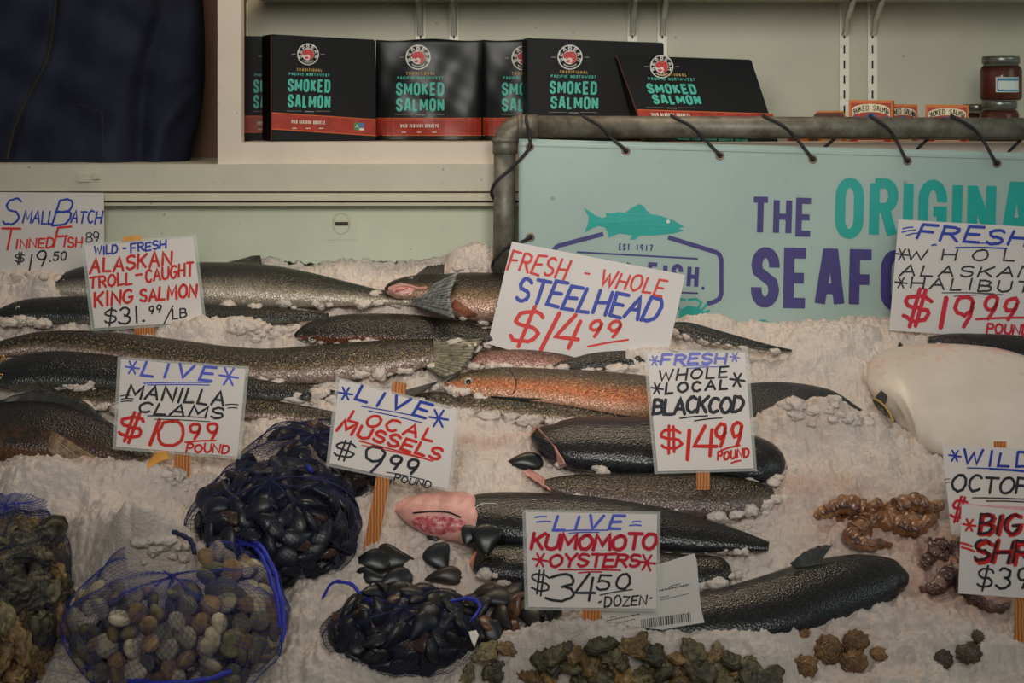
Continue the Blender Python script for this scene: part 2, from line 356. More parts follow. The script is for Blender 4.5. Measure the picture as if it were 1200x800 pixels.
# ------------------------------------------------------------------ stroke lettering
def arc(cx, cy, rx, ry, a0, a1, n=9):
    return [(cx + rx * math.cos(math.radians(a0 + (a1 - a0) * i / n)), cy + ry * math.sin(math.radians(a0 + (a1 - a0) * i / n))) for i in range(n + 1)]
G = {
 'A': (.8, [[(0, 0), (.5, 1), (1, 0)], [(.18, .36), (.82, .36)]]),
 'B': (.7, [[(0, 0), (0, 1)], [(0, 1), (.5, 1)] + arc(.5, .77, .4, .23, 90, -90)[1:] + [(0, .54)], [(0, .54), (.55, .54)] + arc(.55, .27, .45, .27, 90, -90)[1:] + [(0, 0)]]),
 'C': (.72, [arc(.55, .5, .55, .5, 48, 312, 14)]),
 'D': (.75, [[(0, 0), (0, 1)], [(0, 1), (.4, 1)] + arc(.4, .5, .6, .5, 90, -90, 12)[1:] + [(0, 0)]]),
 'E': (.65, [[(1, 1), (0, 1), (0, 0), (1, 0)], [(0, .52), (.85, .52)]]),
 'F': (.65, [[(1, 1), (0, 1), (0, 0)], [(0, .52), (.8, .52)]]),
 'G': (.78, [arc(.52, .5, .52, .5, 50, 330, 14) + [(1, .45), (.62, .45)]]),
 'H': (.72, [[(0, 0), (0, 1)], [(1, 0), (1, 1)], [(0, .5), (1, .5)]]),
 'I': (.2, [[(.5, 0), (.5, 1)]]),
 'K': (.7, [[(0, 0), (0, 1)], [(1, 1), (0, .42)], [(.28, .58), (1, 0)]]),
 'L': (.6, [[(0, 1), (0, 0), (1, 0)]]),
 'M': (.95, [[(0, 0), (.08, 1), (.5, .3), (.92, 1), (1, 0)]]),
 'N': (.75, [[(0, 0), (0, 1), (1, 0), (1, 1)]]),
 'O': (.8, [arc(.5, .5, .5, .5, 90, 450, 18)]),
 'P': (.65, [[(0, 0), (0, 1)], [(0, 1), (.5, 1)] + arc(.5, .74, .5, .26, 90, -90)[1:] + [(0, .48)]]),
 'R': (.7, [[(0, 0), (0, 1)], [(0, 1), (.5, 1)] + arc(.5, .75, .45, .25, 90, -90)[1:] + [(0, .5)], [(.4, .5), (1, 0)]]),
 'S': (.65, [arc(.5, .75, .48, .25, 30, 255, 10) + arc(.5, .25, .5, .25, 90, -150, 10)]),
 'T': (.75, [[(0, 1), (1, 1)], [(.5, 1), (.5, 0)]]),
 'U': (.75, [[(0, 1)] + arc(.5, .38, .5, .38, 180, 360, 10) + [(1, 1)]]),
 'V': (.75, [[(0, 1), (.48, 0), (1, 1)]]),
 'W': (1.05, [[(0, 1), (.27, 0), (.5, .8), (.74, 0), (1, 1)]]),
 'X': (.75, [[(0, 0), (1, 1)], [(0, 1), (1, 0)]]),
 'Y': (.72, [[(0, 1), (.5, .45), (1, 1)], [(.5, .45), (.5, 0)]]),
 'Z': (.7, [[(0, 1), (1, 1), (0, 0), (1, 0)]]),
 '0': (.62, [arc(.5, .5, .5, .5, 90, 450, 18)]),
 '1': (.2, [[(.55, 1), (.45, 0)]]),
 '3': (.62, [arc(.45, .75, .45, .25, 150, -80, 9) + arc(.45, .25, .55, .27, 85, -150, 10)]),
 '4': (.68, [[(.55, 1), (0, .32), (1, .32)], [(.8, .85), (.7, 0)]]),
 '5': (.62, [[(.95, 1), (.15, 1), (.08, .58)] + arc(.45, .32, .5, .32, 110, -150, 10)]),
 '7': (.6, [[(0, 1), (1, 1), (.35, 0)]]),
 '9': (.62, [arc(.46, .7, .42, .3, 20, 380, 14) + [(.8, .4), (.6, 0)]]),
 '8': (.6, [arc(.5, .75, .4, .25, -90, 270, 12), arc(.5, .25, .5, .25, 90, 450, 12)]),
 '$': (.75, [arc(.5, .7, .5, .18, 20, 250, 9) + arc(.5, .32, .5, .2, 90, -160, 10), [(.42, 1.05), (.38, -.05)], [(.66, 1.05), (.6, -.05)]]),
 's': (.75, [arc(.5, .72, .5, .2, 20, 250, 9) + arc(.5, .3, .5, .22, 90, -160, 10), [(.56, 1.08), (.46, -.08)]]),
 '*': (.8, [[(.5, .95), (.5, .05)], [(.08, .72), (.92, .28)], [(.08, .28), (.92, .72)]]),
 '=': (.8, [[(0, .62), (1, .68)], [(.1, .36), (.95, .42)]]),
 '-': (.5, [[(0, .48), (1, .5)]]),
 '.': (.25, [[(.4, .0), (.6, .02)]]),
 '·': (.3, [[(.3, .5), (.7, .52)]]),
 '/': (.5, [[(0, -.15), (1, 1.15)]]),
}
def stad(y0=.28):
    return arc(.5, 1 - y0, .5, y0, 0, 180, 10) + arc(.5, y0, .5, y0, 180, 360, 10)
GB = dict(G)
GB['O'] = GB['0'] = (.62, [stad() + [(1, .72)]])
GB['S'] = (.62, [[(1, .7)] + arc(.5, .74, .5, .26, 0, 180, 9) + [(.08, .62), (.9, .4)] + arc(.5, .26, .5, .26, 0, -180, 9) + [(0, .3)]])
GB['C'] = (.62, [[(1, .66)] + arc(.5, .72, .5, .28, 0, 180, 10) + arc(.5, .28, .5, .28, 180, 360, 10) + [(1, .34)]])
GB['G'] = (.62, [[(1, .66)] + arc(.5, .72, .5, .28, 0, 180, 10) + arc(.5, .28, .5, .28, 180, 360, 10) + [(1, .48), (.55, .48)]])
GB['U'] = (.62, [[(0, 1)] + arc(.5, .28, .5, .28, 180, 360, 10) + [(1, 1)]])
GB['D'] = (.62, [[(0, 0), (0, 1), (.5, 1)] + arc(.6, .7, .4, .3, 90, 0, 6) + arc(.6, .3, .4, .3, 0, -90, 6) + [(0, 0)]])
GB['R'] = (.62, [[(0, 0), (0, 1)], [(0, 1), (.55, 1)] + arc(.55, .76, .45, .24, 90, -90) + [(0, .52)], [(.55, .52), (.98, 0)]])

GB['A'] = (.66, [[(0, 0), (.36, 1), (.64, 1), (1, 0)], [(.16, .3), (.84, .3)]])
GB['M'] = (.78, [[(0, 0), (0, 1)], [(1, 0), (1, 1)], [(.04, .94), (.5, .3), (.96, .94)]])
GB['N'] = (.62, [[(0, 0), (0, 1)], [(1, 0), (1, 1)], [(.03, .94), (.97, .06)]])
GB['K'] = (.62, [[(0, 0), (0, 1)], [(.95, .98), (.05, .42)], [(.3, .58), (.97, .02)]])
GB['E'] = (.6, [[(1, 1), (0, 1), (0, 0), (1, 0)], [(0, .5), (.9, .5)]])
GB['F'] = (.6, [[(1, 1), (0, 1), (0, 0)], [(0, .5), (.9, .5)]])
GB['L'] = (.52, [[(0, 1), (0, 0), (1, 0)]])
GB['H'] = (.62, [[(0, 0), (0, 1)], [(1, 0), (1, 1)], [(0, .5), (1, .5)]])
GB['T'] = (.6, [[(-.1, 1), (1.1, 1)], [(.5, 1), (.5, 0)]])
def ribbon(mb, mp, pts, w, round_cap=True, off=.0004, m=0):
    mb.layer = getattr(mb, 'layer', 0) + 1; off += 4e-5 * (mb.layer % 12)      # ink laid over ink
    p = [V((a, b)) for a, b in pts]
    q = [p[0]]
    for a in p[1:]:
        d_ = (a - q[-1]).length
        if d_ > .12:
            n_ = int(d_ / 9) + 1 if d_ > 14 else 1; q0 = q[-1]
            for k_ in range(1, n_ + 1): q.append(q0 + (a - q0) * (k_ / n_))
    p = q
    if len(p) < 2: p = [p[0] - V((w * .3, 0)), p[0] + V((w * .3, 0))]
    h = w / 2; left = []; right = []; k = len(p)
    closed = (p[0] - p[-1]).length < .4 and k > 5
    for i in range(k):
        a = p[i - 1] if i else (p[-2] if closed else None); b = p[i + 1] if i < k - 1 else (p[1] if closed else None)
        d1 = (p[i] - a).normalized() if a is not None else None; d2 = (b - p[i]).normalized() if b is not None else None
        if d1 is None: d1 = d2
        if d2 is None: d2 = d1
        t = d1 + d2
        if t.length < .3: t = d2.copy(); sc = 1.0
        else:
            t.normalize(); sc = min(1.6, 1 / max(.3, t.dot(d2)))
        n = V((-t.y, t.x)); left.append(p[i] + n * h * sc); right.append(p[i] - n * h * sc)
    ia = [mb.add(mp(a.x, a.y, off)) for a in left]; ib = [mb.add(mp(a.x, a.y, off)) for a in right]
    for i in range(k - 1): mb.face((ia[i], ib[i], ib[i + 1], ia[i + 1]), m)
    if round_cap and not closed:
        for e, d, i in ((p[0], p[0] - p[1], 0), (p[-1], p[-1] - p[-2], k - 1)):
            a0 = math.atan2(d.y, d.x); c = [mb.add(mp(e.x + h * math.cos(a0 + s), e.y + h * math.sin(a0 + s), off)) for s in np.linspace(-math.pi / 2, math.pi / 2, 6)]
            mb.face(c, m)
def letters(mb, mp, text, x0, y0, x1, y1, h, w, block=False, slant=0.0, jit=.035, gap=.22, off=.0004, space=.45, m=0):
    """text with its baseline from (x0,y0) to (x1,y1) in photo pixels, h tall"""
    g = GB if block else G; rnd = random.Random(text + str(x0))
    tot = sum((g[c][0] if c != ' ' else space) + gap for c in text) - gap
    d = V((x1 - x0, y1 - y0)); ln = d.length; e = d / ln; n = V((e.y, -e.x)); k = ln / tot; x = 0.0
    inset = (w / 2) if block else 0
    for c in text:
        if c == ' ': x += (space + gap) * k; continue
        gw, st = g[c]; gw *= k
        dy = 0 if block else rnd.uniform(-.05, .05) * h; ro = 0 if block else rnd.uniform(-.06, .06); hs = 1 if block else rnd.uniform(.93, 1.06)
        for s in st:
            pts = []
            for (a, b) in s:
                if not block: a += rnd.uniform(-jit, jit); b += rnd.uniform(-jit, jit)
                lx = inset + a * max(.1, gw - 2 * inset) if c not in '1I' or not block else gw / 2
                ly = inset + b * (h * hs - 2 * inset)
                lx += (ly - h / 2) * (slant + ro); pts.append(V((x0, y0)) + e * (x + lx) + n * (ly + dy))
            ribbon(mb, mp, [(q.x, q.y) for q in pts], w, not block, off, m)
        x += gw + gap * k
def poly(mb, mp, pts, off=.0004, m=0):
    idx = [mb.add(mp(a, b, off)) for a, b in pts]
    for t in tessellate_polygon([[V((a, b, 0)) for a, b in pts]]): mb.face([idx[i] for i in t], m)
def disc(mb, mp, cx, cy, rx, ry=None, off=.0004, n=20, m=0):
    ry = ry or rx; poly(mb, mp, [(cx + rx * math.cos(2 * math.pi * i / n), cy + ry * math.sin(2 * math.pi * i / n)) for i in range(n)], off, m)

# ------------------------------------------------------------------ the setting
def zpx(py, D): return 1.6 + (HOR - py) / FPX * D
def xpx(px, D): return (px - 600) / FPX * D
def sbox(name, x0, x1, D0, D1, z0, z1, mat):
    mb = MB().box((x0, D0, z0), (x1, D1, z1)); return struct(mb.build(name, mat))
XL, XR = -1.35, 1.35
zs = zpx(166.6, 3.95)                                           # shelf top
sbox('wall_back', xpx(262, 4.35), XR, 4.35, 4.39, 1.30, 2.6, M['wall'])
sbox('wall_left', XL, xpx(263, 4.35), 4.40, 4.44, 1.30, 2.6, M['brown'])
sbox('wall_divider', xpx(259, 4.0), xpx(262, 4.0), 3.99, 4.40, zpx(192, 3.95), 2.6, M['brown'])
sbox('trim_1', xpx(255, 3.95), xpx(283, 3.95), 3.95, 3.99, zpx(193, 3.95), 2.4, M['frame'])        # post
sbox('trim_2', xpx(283, 3.95), XR, 3.95, 4.35, zpx(192, 3.95), zs, M['frame'])                    # shelf board
sbox('trim_3', XL, XR, 3.93, 4.42, zpx(224, 3.93), zpx(192.5, 3.93), M['ledge'])                  # ledge
mb = MB(); mb.box((XL, 3.92, zpx(235, 3.92)), (XR, 3.97, zpx(226.5, 3.92))); mb.box((XL, 3.925, zpx(241, 3.925)), (XR, 3.97, zpx(237.5, 3.925)))
struct(mb.build('trim_4', M['rail']))
mb = MB(); mb.box((XL, 3.935, zpx(227, 3.93)), (XR, 3.97, zpx(224, 3.93))); mb.box((XL, 3.935, zpx(238, 3.93)), (XR, 3.97, zpx(235, 3.92)))
struct(mb.build('trim_5', M['rust']))
sbox('wall_lower', XL, XR, 3.97, 4.0, 0.5, zpx(240, 3.97), M['panel'])
sbox('ceiling', xpx(283, 3.98), XR, 3.98, 4.35, 1.6 + .2226, 1.6 + .245, M['wall'])                # upper shelf underside
sbox('floor', -2.5, 2.5, -3.5, 4.6, -0.05, 0.0, M['shade'])
sbox('wall_counter', -1.15, 1.15, 2.72, 3.97, 0.0, 0.46, M['ledge'])                              # cabinet under the ice

# round lock in the lower panel, small latch on the ledge
pl = Plane(V((0, 3.97, 0)), V((0, -1, 0)))
lk = thing('panel_lock', 'round flush lock set in the pale green panel below the ledge', 'lock', pl(400, 282, 0))
mb = MB(); mb.prism([pl(a, b, .002) for a, b in ((380, 248), (419, 248), (419, 281), (380, 281))], [pl(a, b, -.002) for a, b in ((380, 248), (419, 248), (419, 281), (380, 281))]); mb.build('plate', M['panel'], lk)
mb = MB(); mb.tube([pl(400 + 10 * math.cos(a), 262 + 12 * math.sin(a), .0025) for a in np.linspace(0, 6.283, 25)], .0012, 6, 0, True); mb.build('ring', M['rail'], lk)
mb = MB(); mb.prism([pl(a, b, .005) for a, b in ((392, 260), (408, 260), (408, 264), (392, 264))], [pl(a, b, 0) for a, b in ((392, 260), (408, 260), (408, 264), (392, 264))]); mb.build('turn_bar', M['rust'], lk)
pl = Plane(V((0, 3.93, 0)), V((0, -1, 0)))
mb = MB(); mb.prism([pl(a, b, .006) for a, b in ((91, 203), (106, 204), (106, 213), (91, 213))], [pl(a, b, -.001) for a, b in ((91, 203), (106, 204), (106, 213), (91, 213))])
mb.prism([pl(a, b, .008) for a, b in ((109, 203), (117, 203), (117, 210), (109, 210))], [pl(a, b, -.001) for a, b in ((109, 203), (117, 203), (117, 210), (109, 210))])
tag(mb.build('latch', M['ledge']), 'small painted latch on the ledge at far left', 'latch')

# ------------------------------------------------------------------ navy cloth at upper left
def fold(px, py):
    def dist(path): 
        q = np.array(path, float); x = np.interp(py, q[:, 1], q[:, 0]); return px - x
    a = dist([(66, -60), (64, 20), (55, 70), (25, 130), (8, 200)]); b = dist([(196, -60), (188, 20), (172, 70), (165, 120), (164, 200)]); c = dist([(215, -60), (212, 40), (222, 100), (178, 150), (168, 200)]); d = dist([(120, -60), (118, 200)])
    return (-.012 * math.exp(-(a / 4.0) ** 2) + .016 * math.exp(-((a - 40) / 34) ** 2) - .028 * math.exp(-((b) / 11) ** 2) + .018 * math.exp(-((b + 34) / 22) ** 2)
            + .02 * math.exp(-((c - 14) / 12) ** 2) + .008 * math.exp(-(d / 22) ** 2) + .006 * math.sin(px * .11 + py * .035) + .004 * math.sin(px * .05 - py * .09))
redge = np.array([(-60, 236), (0, 238), (40, 240), (90, 240), (125, 237), (150, 231), (170, 226), (192.5, 222)], float)
rows = []; back = []
for py in np.linspace(-60, 192.3, 90):
    xr = np.interp(py, redge[:, 0], redge[:, 1]); row = []; bk = []
    for s in np.linspace(0, 1, 110):
        px = -50 + (xr + 50) * s; bul = math.sqrt(max(0, 1 - max(0, (s - .72) / .28) ** 2))
        row.append(P(px, py, 4.20 - .14 * bul - fold(px, py) * bul)); bk.append(P(px, py, 4.24))
    rows.append(row); back.append(bk[::-1])
mb = MB(); mb.grid([r + b for r, b in zip(rows, back)], 0, True)
cl = thing('draped_cloth', 'dark navy cloth hanging in folds behind the ledge at upper left', 'cloth', P(95, 192.3, 4.1))
mb.build('fabric', M['navy'], cl, True); bv = mb.bvh()
def onto(bvh, px, py, off=.001, fallback=None):
    d = ray(px, py).normalized(); h = bvh.ray_cast(EYE, d)
    if h[0] is None: return fallback if fallback is not None else None
    return h[0] - d * off
pts = [onto(bv, x, y, .0005) for x, y in smooth_path([(65, -20), (64, 20), (55, 70), (40, 100), (25, 130), (14, 160), (8, 188)], 30)]
MB().tube([p for p in pts if p], .0035, 6).build('seam', M['seam'], cl, True)
pts = [onto(bv, x, y, .0004) for x, y in polyline([(92, 122), (108, 128), (120, 132), (121, 186)], 24)]
MB().tube([p for p in pts if p], .0012, 5).build('pocket_stitching', M['seam'], cl, True)

# ------------------------------------------------------------------ shelf uprights and brackets
def upright(px, lab_u, lab_b, py_top=-40):
    D = 4.345; w = 5.6
    t = thing('shelf_upright', lab_u, 'shelf upright', V((xpx(px, D), D, zs)), 'slotted uprights')
    mb = MB(); x0, x1 = xpx(px - w, D), xpx(px + w, D); zt = 1.6 + .2226
    mb.box((x0, D - .005, zs), (x1, D + .004, zt))
    mb.build('channel', M['upright'], t)
    sl = MB()
    for k in range(12):
        y = 58 + 17.6 * (k - 1); z = zpx(y, D - .005); 
        if zs + .01 < z < zt - .01: sl.box((xpx(px - 1.0, D), D - .0056, z - .009), (xpx(px + 1.0, D), D - .0029, z + .009))
    sl.build('slot', M['slot'], t)
    b = thing('shelf_bracket', lab_b, 'shelf bracket', V((xpx(px, D), D - .013, zpx(42, D))), 'chrome shelf brackets')
    xw = .0065; xc = xpx(px, D)
    mb = MB()
    prof = [(D - .0135, zpx(42, D)), (D - .030, zpx(38, D)), (D - .045, zpx(24, D)), (D - .12, zpx(5, D)), (D - .30, zpx(-2, D) + .002), (D - .30, 1.6 + .2222), (D - .0135, 1.6 + .2222)]
    for sx, th in ((-xw, .0022), (xw - .0022, .0022)):
        mb.prism([V((xc + sx, d, z)) for d, z in prof], [V((xc + sx + th, d, z)) for d, z in prof])
    mb.build('web', M['steel'], b)
    mb = MB(); q = prof[:5]
    for (d0, z0), (d1, z1) in zip(q[:-1], q[1:]):
        mb.hexa([(xc - xw, d0, z0), (xc + xw, d0, z0), (xc + xw, d1, z1), (xc - xw, d1, z1), (xc - xw, d0, z0 + .003), (xc + xw, d0, z0 + .003), (xc + xw, d1, z1 + .003), (xc - xw, d1, z1 + .003)])
    mb.build('lower_edge', M['steel'], b)
for px, wd_ in ((285, 'at the left end of the shelf wall'), (493, 'left of the pair behind the second black pouch'), (532, 'right of the pair behind the second black pouch'), (741, 'left of the pair behind the tallest black carton'), (776, 'right of the pair behind the tallest black carton'), (989, 'left of the pair behind the orange cartons'), (1022, 'right of the pair behind the orange cartons')):
    upright(px, 'white slotted upright, ' + wd_, 'shiny steel bracket on the upright, ' + wd_)

# ------------------------------------------------------------------ black salmon boxes and pouches
def print_face(mp, th, em, r, smoked, salmon, band, slope, sub=True, skew=0.0):
    """marks on a salmon pack: emblem centre, word boxes (x0,x1,ybase,h), band (y at left, y at right, height, x0, x1)"""
    ex, ey = em
    mb = MB(); ribbon(mb, mp, arc(ex, ey, r, r, 0, 360, 30), r * .09); disc(mb, mp, ex, ey, r * .60, off=.0003)
    for k, c in enumerate('SEABEAR'):                                   # small ring of lettering
        a = math.radians(-215 + 250 * (k + .5) / 7); cx, cy = ex + r * .79 * math.cos(a), ey + r * .79 * math.sin(a); gw, st = GB[c]
        for s in st:
            q = []
            for (u, v) in s:
                lx, ly = (u - .5) * r * .24, (v - .5) * r * .26; q.append((cx - lx * math.sin(a) + ly * math.cos(a), cy + lx * math.cos(a) + ly * math.sin(a)))
            ribbon(mb, mp, q, r * .07, False)
    for k in range(13):
        a = math.radians(50 + 6.6 * k); ribbon(mb, mp, [(ex + r * .73 * math.cos(a), ey + r * .73 * math.sin(a)), (ex + r * .84 * math.cos(a), ey + r * .84 * math.sin(a))], r * .05, False)
    lab(mb.build('emblem', M['whiteink'], th), 'round white emblem ring')
    mb = MB()
    poly(mb, mp, [(ex + r * a, ey + r * b) for a, b in ((-.58, -.05), (-.5, -.32), (-.34, -.36), (-.3, -.5), (-.12, -.44), (.1, -.5), (.4, -.4), (.57, -.1), (.54, .24), (.34, .5), (.05, .56), (.2, .34), (.16, .1), (-.05, .02), (-.2, .14), (-.44, .1))], .0007)
    poly(mb, mp, [(ex + r * a, ey + r * b) for a, b in ((-.38, .3), (-.1, .2), (.08, .34), (-.1, .46), (-.3, .44))], .0007)
    lab(mb.build('emblem_animal', M['redink'], th), 'red animal shape in the emblem')
    x0, x1, yb, h = smoked; w = x1 - x0; s = slope; mid = (x0 + x1) / 2
    mb = MB(); letters(mb, mp, 'SMOKED', x0, yb - s * w / 2, x1, yb + s * w / 2, h, 2.6, True, skew, gap=.13)
    a0, a1, ab, ah = salmon; letters(mb, mp, 'SALMON', a0, ab - s * w / 2, a1, ab + s * w / 2, ah, 2.6, True, skew, gap=.13)
    letters(mb, mp, 'PACIFIC NORTHWEST', x0 + 1.5, yb - h - 3.5 - s * w / 2, x1 - 1, yb - h - 3.5 + s * w / 2, 3.6, .7, True, skew, gap=.3)
    lab(mb.build('lettering', M['teal'], th), 'teal lettering SMOKED SALMON')
    mb = MB(); letters(mb, mp, 'TRADITIONAL', mid - w * .29, yb - h - 8.6 - s * w * .3, mid + w * .31, yb - h - 8.6 + s * w * .3, 3.8, .8, True, skew, gap=.3); mb.build('lettering', M['gold'], th)
    yl, yr, bh, b0, b1 = band
    mb = MB(); mb.grid([[mp(b0 + (b1 - b0) * i / 20, yl + (yr - yl) * i / 20 + bh * k / 6, .0004) for k in range(7)] for i in range(21)]); lab(mb.build('band', M['redband'], th), 'red band near the bottom')
    mb = MB(); ribbon(mb, mp, [(b0 + (b1 - b0) * i / 10, yl + (yr - yl) * i / 10) for i in range(11)], .9, False, .0006); ribbon(mb, mp, [(b0 + (b1 - b0) * i / 10, yl + bh + (yr - yl) * i / 10) for i in range(11)], .9, False, .0006); mb.build('band_edge', M['orangeline'], th)
    if sub:
        c = mid - 2; f = (c - b0) / (b1 - b0); yy = yl + (yr - yl) * f
        mb = MB(); letters(mb, mp, 'WILD ALASKAN SOCKEYE', c - w * .38, yy + bh * .55 - s * 20, c + w * .42, yy + bh * .55 + s * 20, 4.4, .85, True, skew, gap=.3, off=.0007)
        for q in (-.3, .02, .33): ribbon(mb, mp, [(c + w * q - 2.5, yy + bh * .82), (c + w * q + 2.5, yy + bh * .82)], .9, False, .0007)
        mb.build('lettering', M['whiteink'], th)
        mb = MB()
        ribbon(mb, mp, [(ex - r * 1.6, ey), (ex - r * 1.2, ey)], 1, False); ribbon(mb, mp, [(ex + r * 1.2, ey + s * 4), (ex + r * 1.6, ey + s * 5)], 1, False)
        ribbon(mb, mp, [(x0 - 1, salmon[2] + 3.4), (mid - 8, salmon[2] + 3.6)], .5, False); ribbon(mb, mp, [(mid + 8, salmon[2] + 3.6), (x1, salmon[2] + 3.8)], .5, False)
        ribbon(mb, mp, [(mid - 5, salmon[2] + 4), (mid + 6, salmon[2] + 4.2)], 1.2, False)
        mb.build('small_print', M['greytext'], th)

def carton(label, cs, n, D, depth, mark, name='salmon_carton', green=None):
    pl = Plane(P(*cs[3], D), V(n)); th = thing(name, label, 'food box', pl(*cs[3]), None)
    f = [pl(*c) for c in cs]; b = [p - pl.n * depth for p in f]
    mb = MB(); mb.prism(f, b); o = mb.build('carton', M['box'], th)
    bm = bmesh.new(); bm.from_mesh(o.data); bmesh.ops.remove_doubles(bm, verts=bm.verts, dist=1e-5); bmesh.ops.bevel(bm, geom=[e for e in bm.edges if e.calc_face_angle(0) > .5], offset=.0022, segments=2, affect='EDGES'); bm.to_mesh(o.data); bm.free()
    if mark: print_face(lambda x, y, off=0: pl(x, y, off), th, **mark)
    if green:
        x, y = green; mb = MB(); poly(mb, pl, [(x, y), (x + 6, y + .3), (x + 6, y + 9), (x, y + 8.6)], .0008); mb.build('label', M['greenlabel'], th)
        mb = MB(); poly(mb, pl, [(x + 6, y + .3), (x + 11.5, y + .5), (x + 11.5, y + 6), (x + 6, y + 6)], .0008); mb.build('label', M['bluelabel'], th)
        mb = MB(); poly(mb, pl, [(x + 6, y + 6.5), (x + 11.5, y + 6.5), (x + 11.5, y + 9.3), (x + 6, y + 9)], .0008); ribbon(mb, pl, [(x + 2, y + 6), (x + 3.5, y + 3), (x + 5, y + 6)], .8, False, .0011); mb.build('label', M['whiteink'], th)
    return th
def rot(deg): a = math.radians(deg); return V((math.sin(a), -math.cos(a), 0))
c1 = carton('black smoked salmon carton at the far left, mostly hidden behind its neighbour', [(283, 42), (352, 43), (352, 165), (283, 166)], rot(2), 4.16, .06,
       dict(em=(322, 66), r=12, smoked=(297, 345, 109, 16), salmon=(297, 345, 127, 16), band=(136, 136, 19, 283, 352), slope=0))
c2 = carton('black smoked salmon carton turned slightly right, first full one from the left', [(318, 40), (440, 46.5), (441, 166), (318.5, 165)], rot(20), 4.015, .09,
       dict(em=(361, 63.5), r=12.2, smoked=(337, 387, 108, 15.5), salmon=(337, 387, 126.5, 15.5), band=(132, 140, 19, 318.5, 440.5), slope=.03), green=(415, 143.5))
c2n = Plane(P(318.5, 165, 4.015), rot(20))
mb = MB()
for i, (a, b) in enumerate((((317.6, 41), (317.9, 165)),)): mb.tube([c2n(*a, .0006), c2n(*b, .0006)], .0012, 6)
mb.build('worn_edge', M['brownprint'], c2)
def pouch(label, x0, x1, y0, y1, D, mark, n=(0, -1, 0)):
    th = thing('salmon_pouch', label, 'food pouch', P((x0 + x1) / 2, y1, D)); N = 40; K = 40
    def pt(i, j, side):
        s, t = i / N, j / K; px = x0 + (x1 - x0) * s; py = y0 + (y1 - y0) * t + (1.2 * math.sin(s * 9) if j == 0 else 0)
        b = (math.sin(math.pi * s) ** .5) * (math.sin(math.pi * min(1, .08 + t * .62)) ** .9) if 0 < i < N else 0
        wr = .0022 * math.sin(s * 17 + t * 7) * b + .0018 * math.sin(t * 15 - s * 11) * b
        return P(px, py, D - side * (.020 * b + wr))
    f = [[pt(i, j, 1) for j in range(K + 1)] for i in range(N + 1)]
    bk = [[pt(i, j, -.8) + V((0, .001, 0)) for j in range(K + 1)] for i in range(N + 1)]
    mb = MB(); mb.grid([a + b[::-1] for a, b in zip(f, bk)], 0, True); mb.build('pouch', M['pouch'], th, True); bv = mb.bvh()
    def mp(x, y, off=0):
        q = onto(bv, x, y, off * 1.5 + .0010)
        return q if q is not None else P(x, y, D - off)
    mb = MB()
    def mp2(x, y, off=0): return mp(min(max(x, x0 + .6), x1 - .6), min(max(y, y0 + .6), y1 - .6), off)
    print_face(mp2, th, **mark); return th
pouch('glossy black smoked salmon pouch standing between two cartons', 440.5, 565, 46.5, 166, 4.13,
      dict(em=(490, 67), r=14, smoked=(464, 520.5, 112, 15.5), salmon=(464, 520.5, 130.5, 15.5), band=(138.5, 138.5, 20, 441, 564), slope=0))
pouch('glossy black smoked salmon pouch half hidden behind the pipe corner and a carton', 565, 690, 46.5, 166, 4.145,
      dict(em=(614, 68), r=14, smoked=(588, 644, 112, 15.5), salmon=(588, 644, 130.5, 15.5), band=(138.5, 138.5, 20, 566, 689), slope=0))
c5 = carton('tall black smoked salmon carton standing upright behind the pipe', [(618, 44.5), (778, 50), (779, 167), (619, 167)], rot(9), 4.03, .07,
       dict(em=(668, 67), r=14, smoked=(644, 699.5, 110.5, 15.5), salmon=(645, 701, 128, 15), band=(140, 143, 18, 619, 778), slope=.02))
c6 = carton('black smoked salmon carton leaning back at the right end of the row', [(723, 64), (880.5, 69.5), (913, 168.5), (757, 166)], (.10, -.95, .30), 3.985, .05,
       dict(em=(775.5, 78), r=13, smoked=(758, 815.5, 110, 12), salmon=(764.5, 821, 122.5, 11.5), band=(128.5, 133.5, 13, 747, 906), slope=.02, skew=-.35), green=None)
pl = Plane(P(757, 166, 3.985), V((.10, -.95, .30)))
mb = MB(); letters(mb, pl, 'SMOKED WILD ALASKAN SOCKEYE SALMON', 794, 163.5, 876, 166.2, 3, .6, True, gap=.3); mb.build('lettering', M['teal'], c6)
mb = MB(); mb.tube([pl(722.5, 65, .001), pl(737, 105, .001), pl(748, 136, .001)], .0013, 6); mb.build('worn_edge', M['brownprint'], c6)

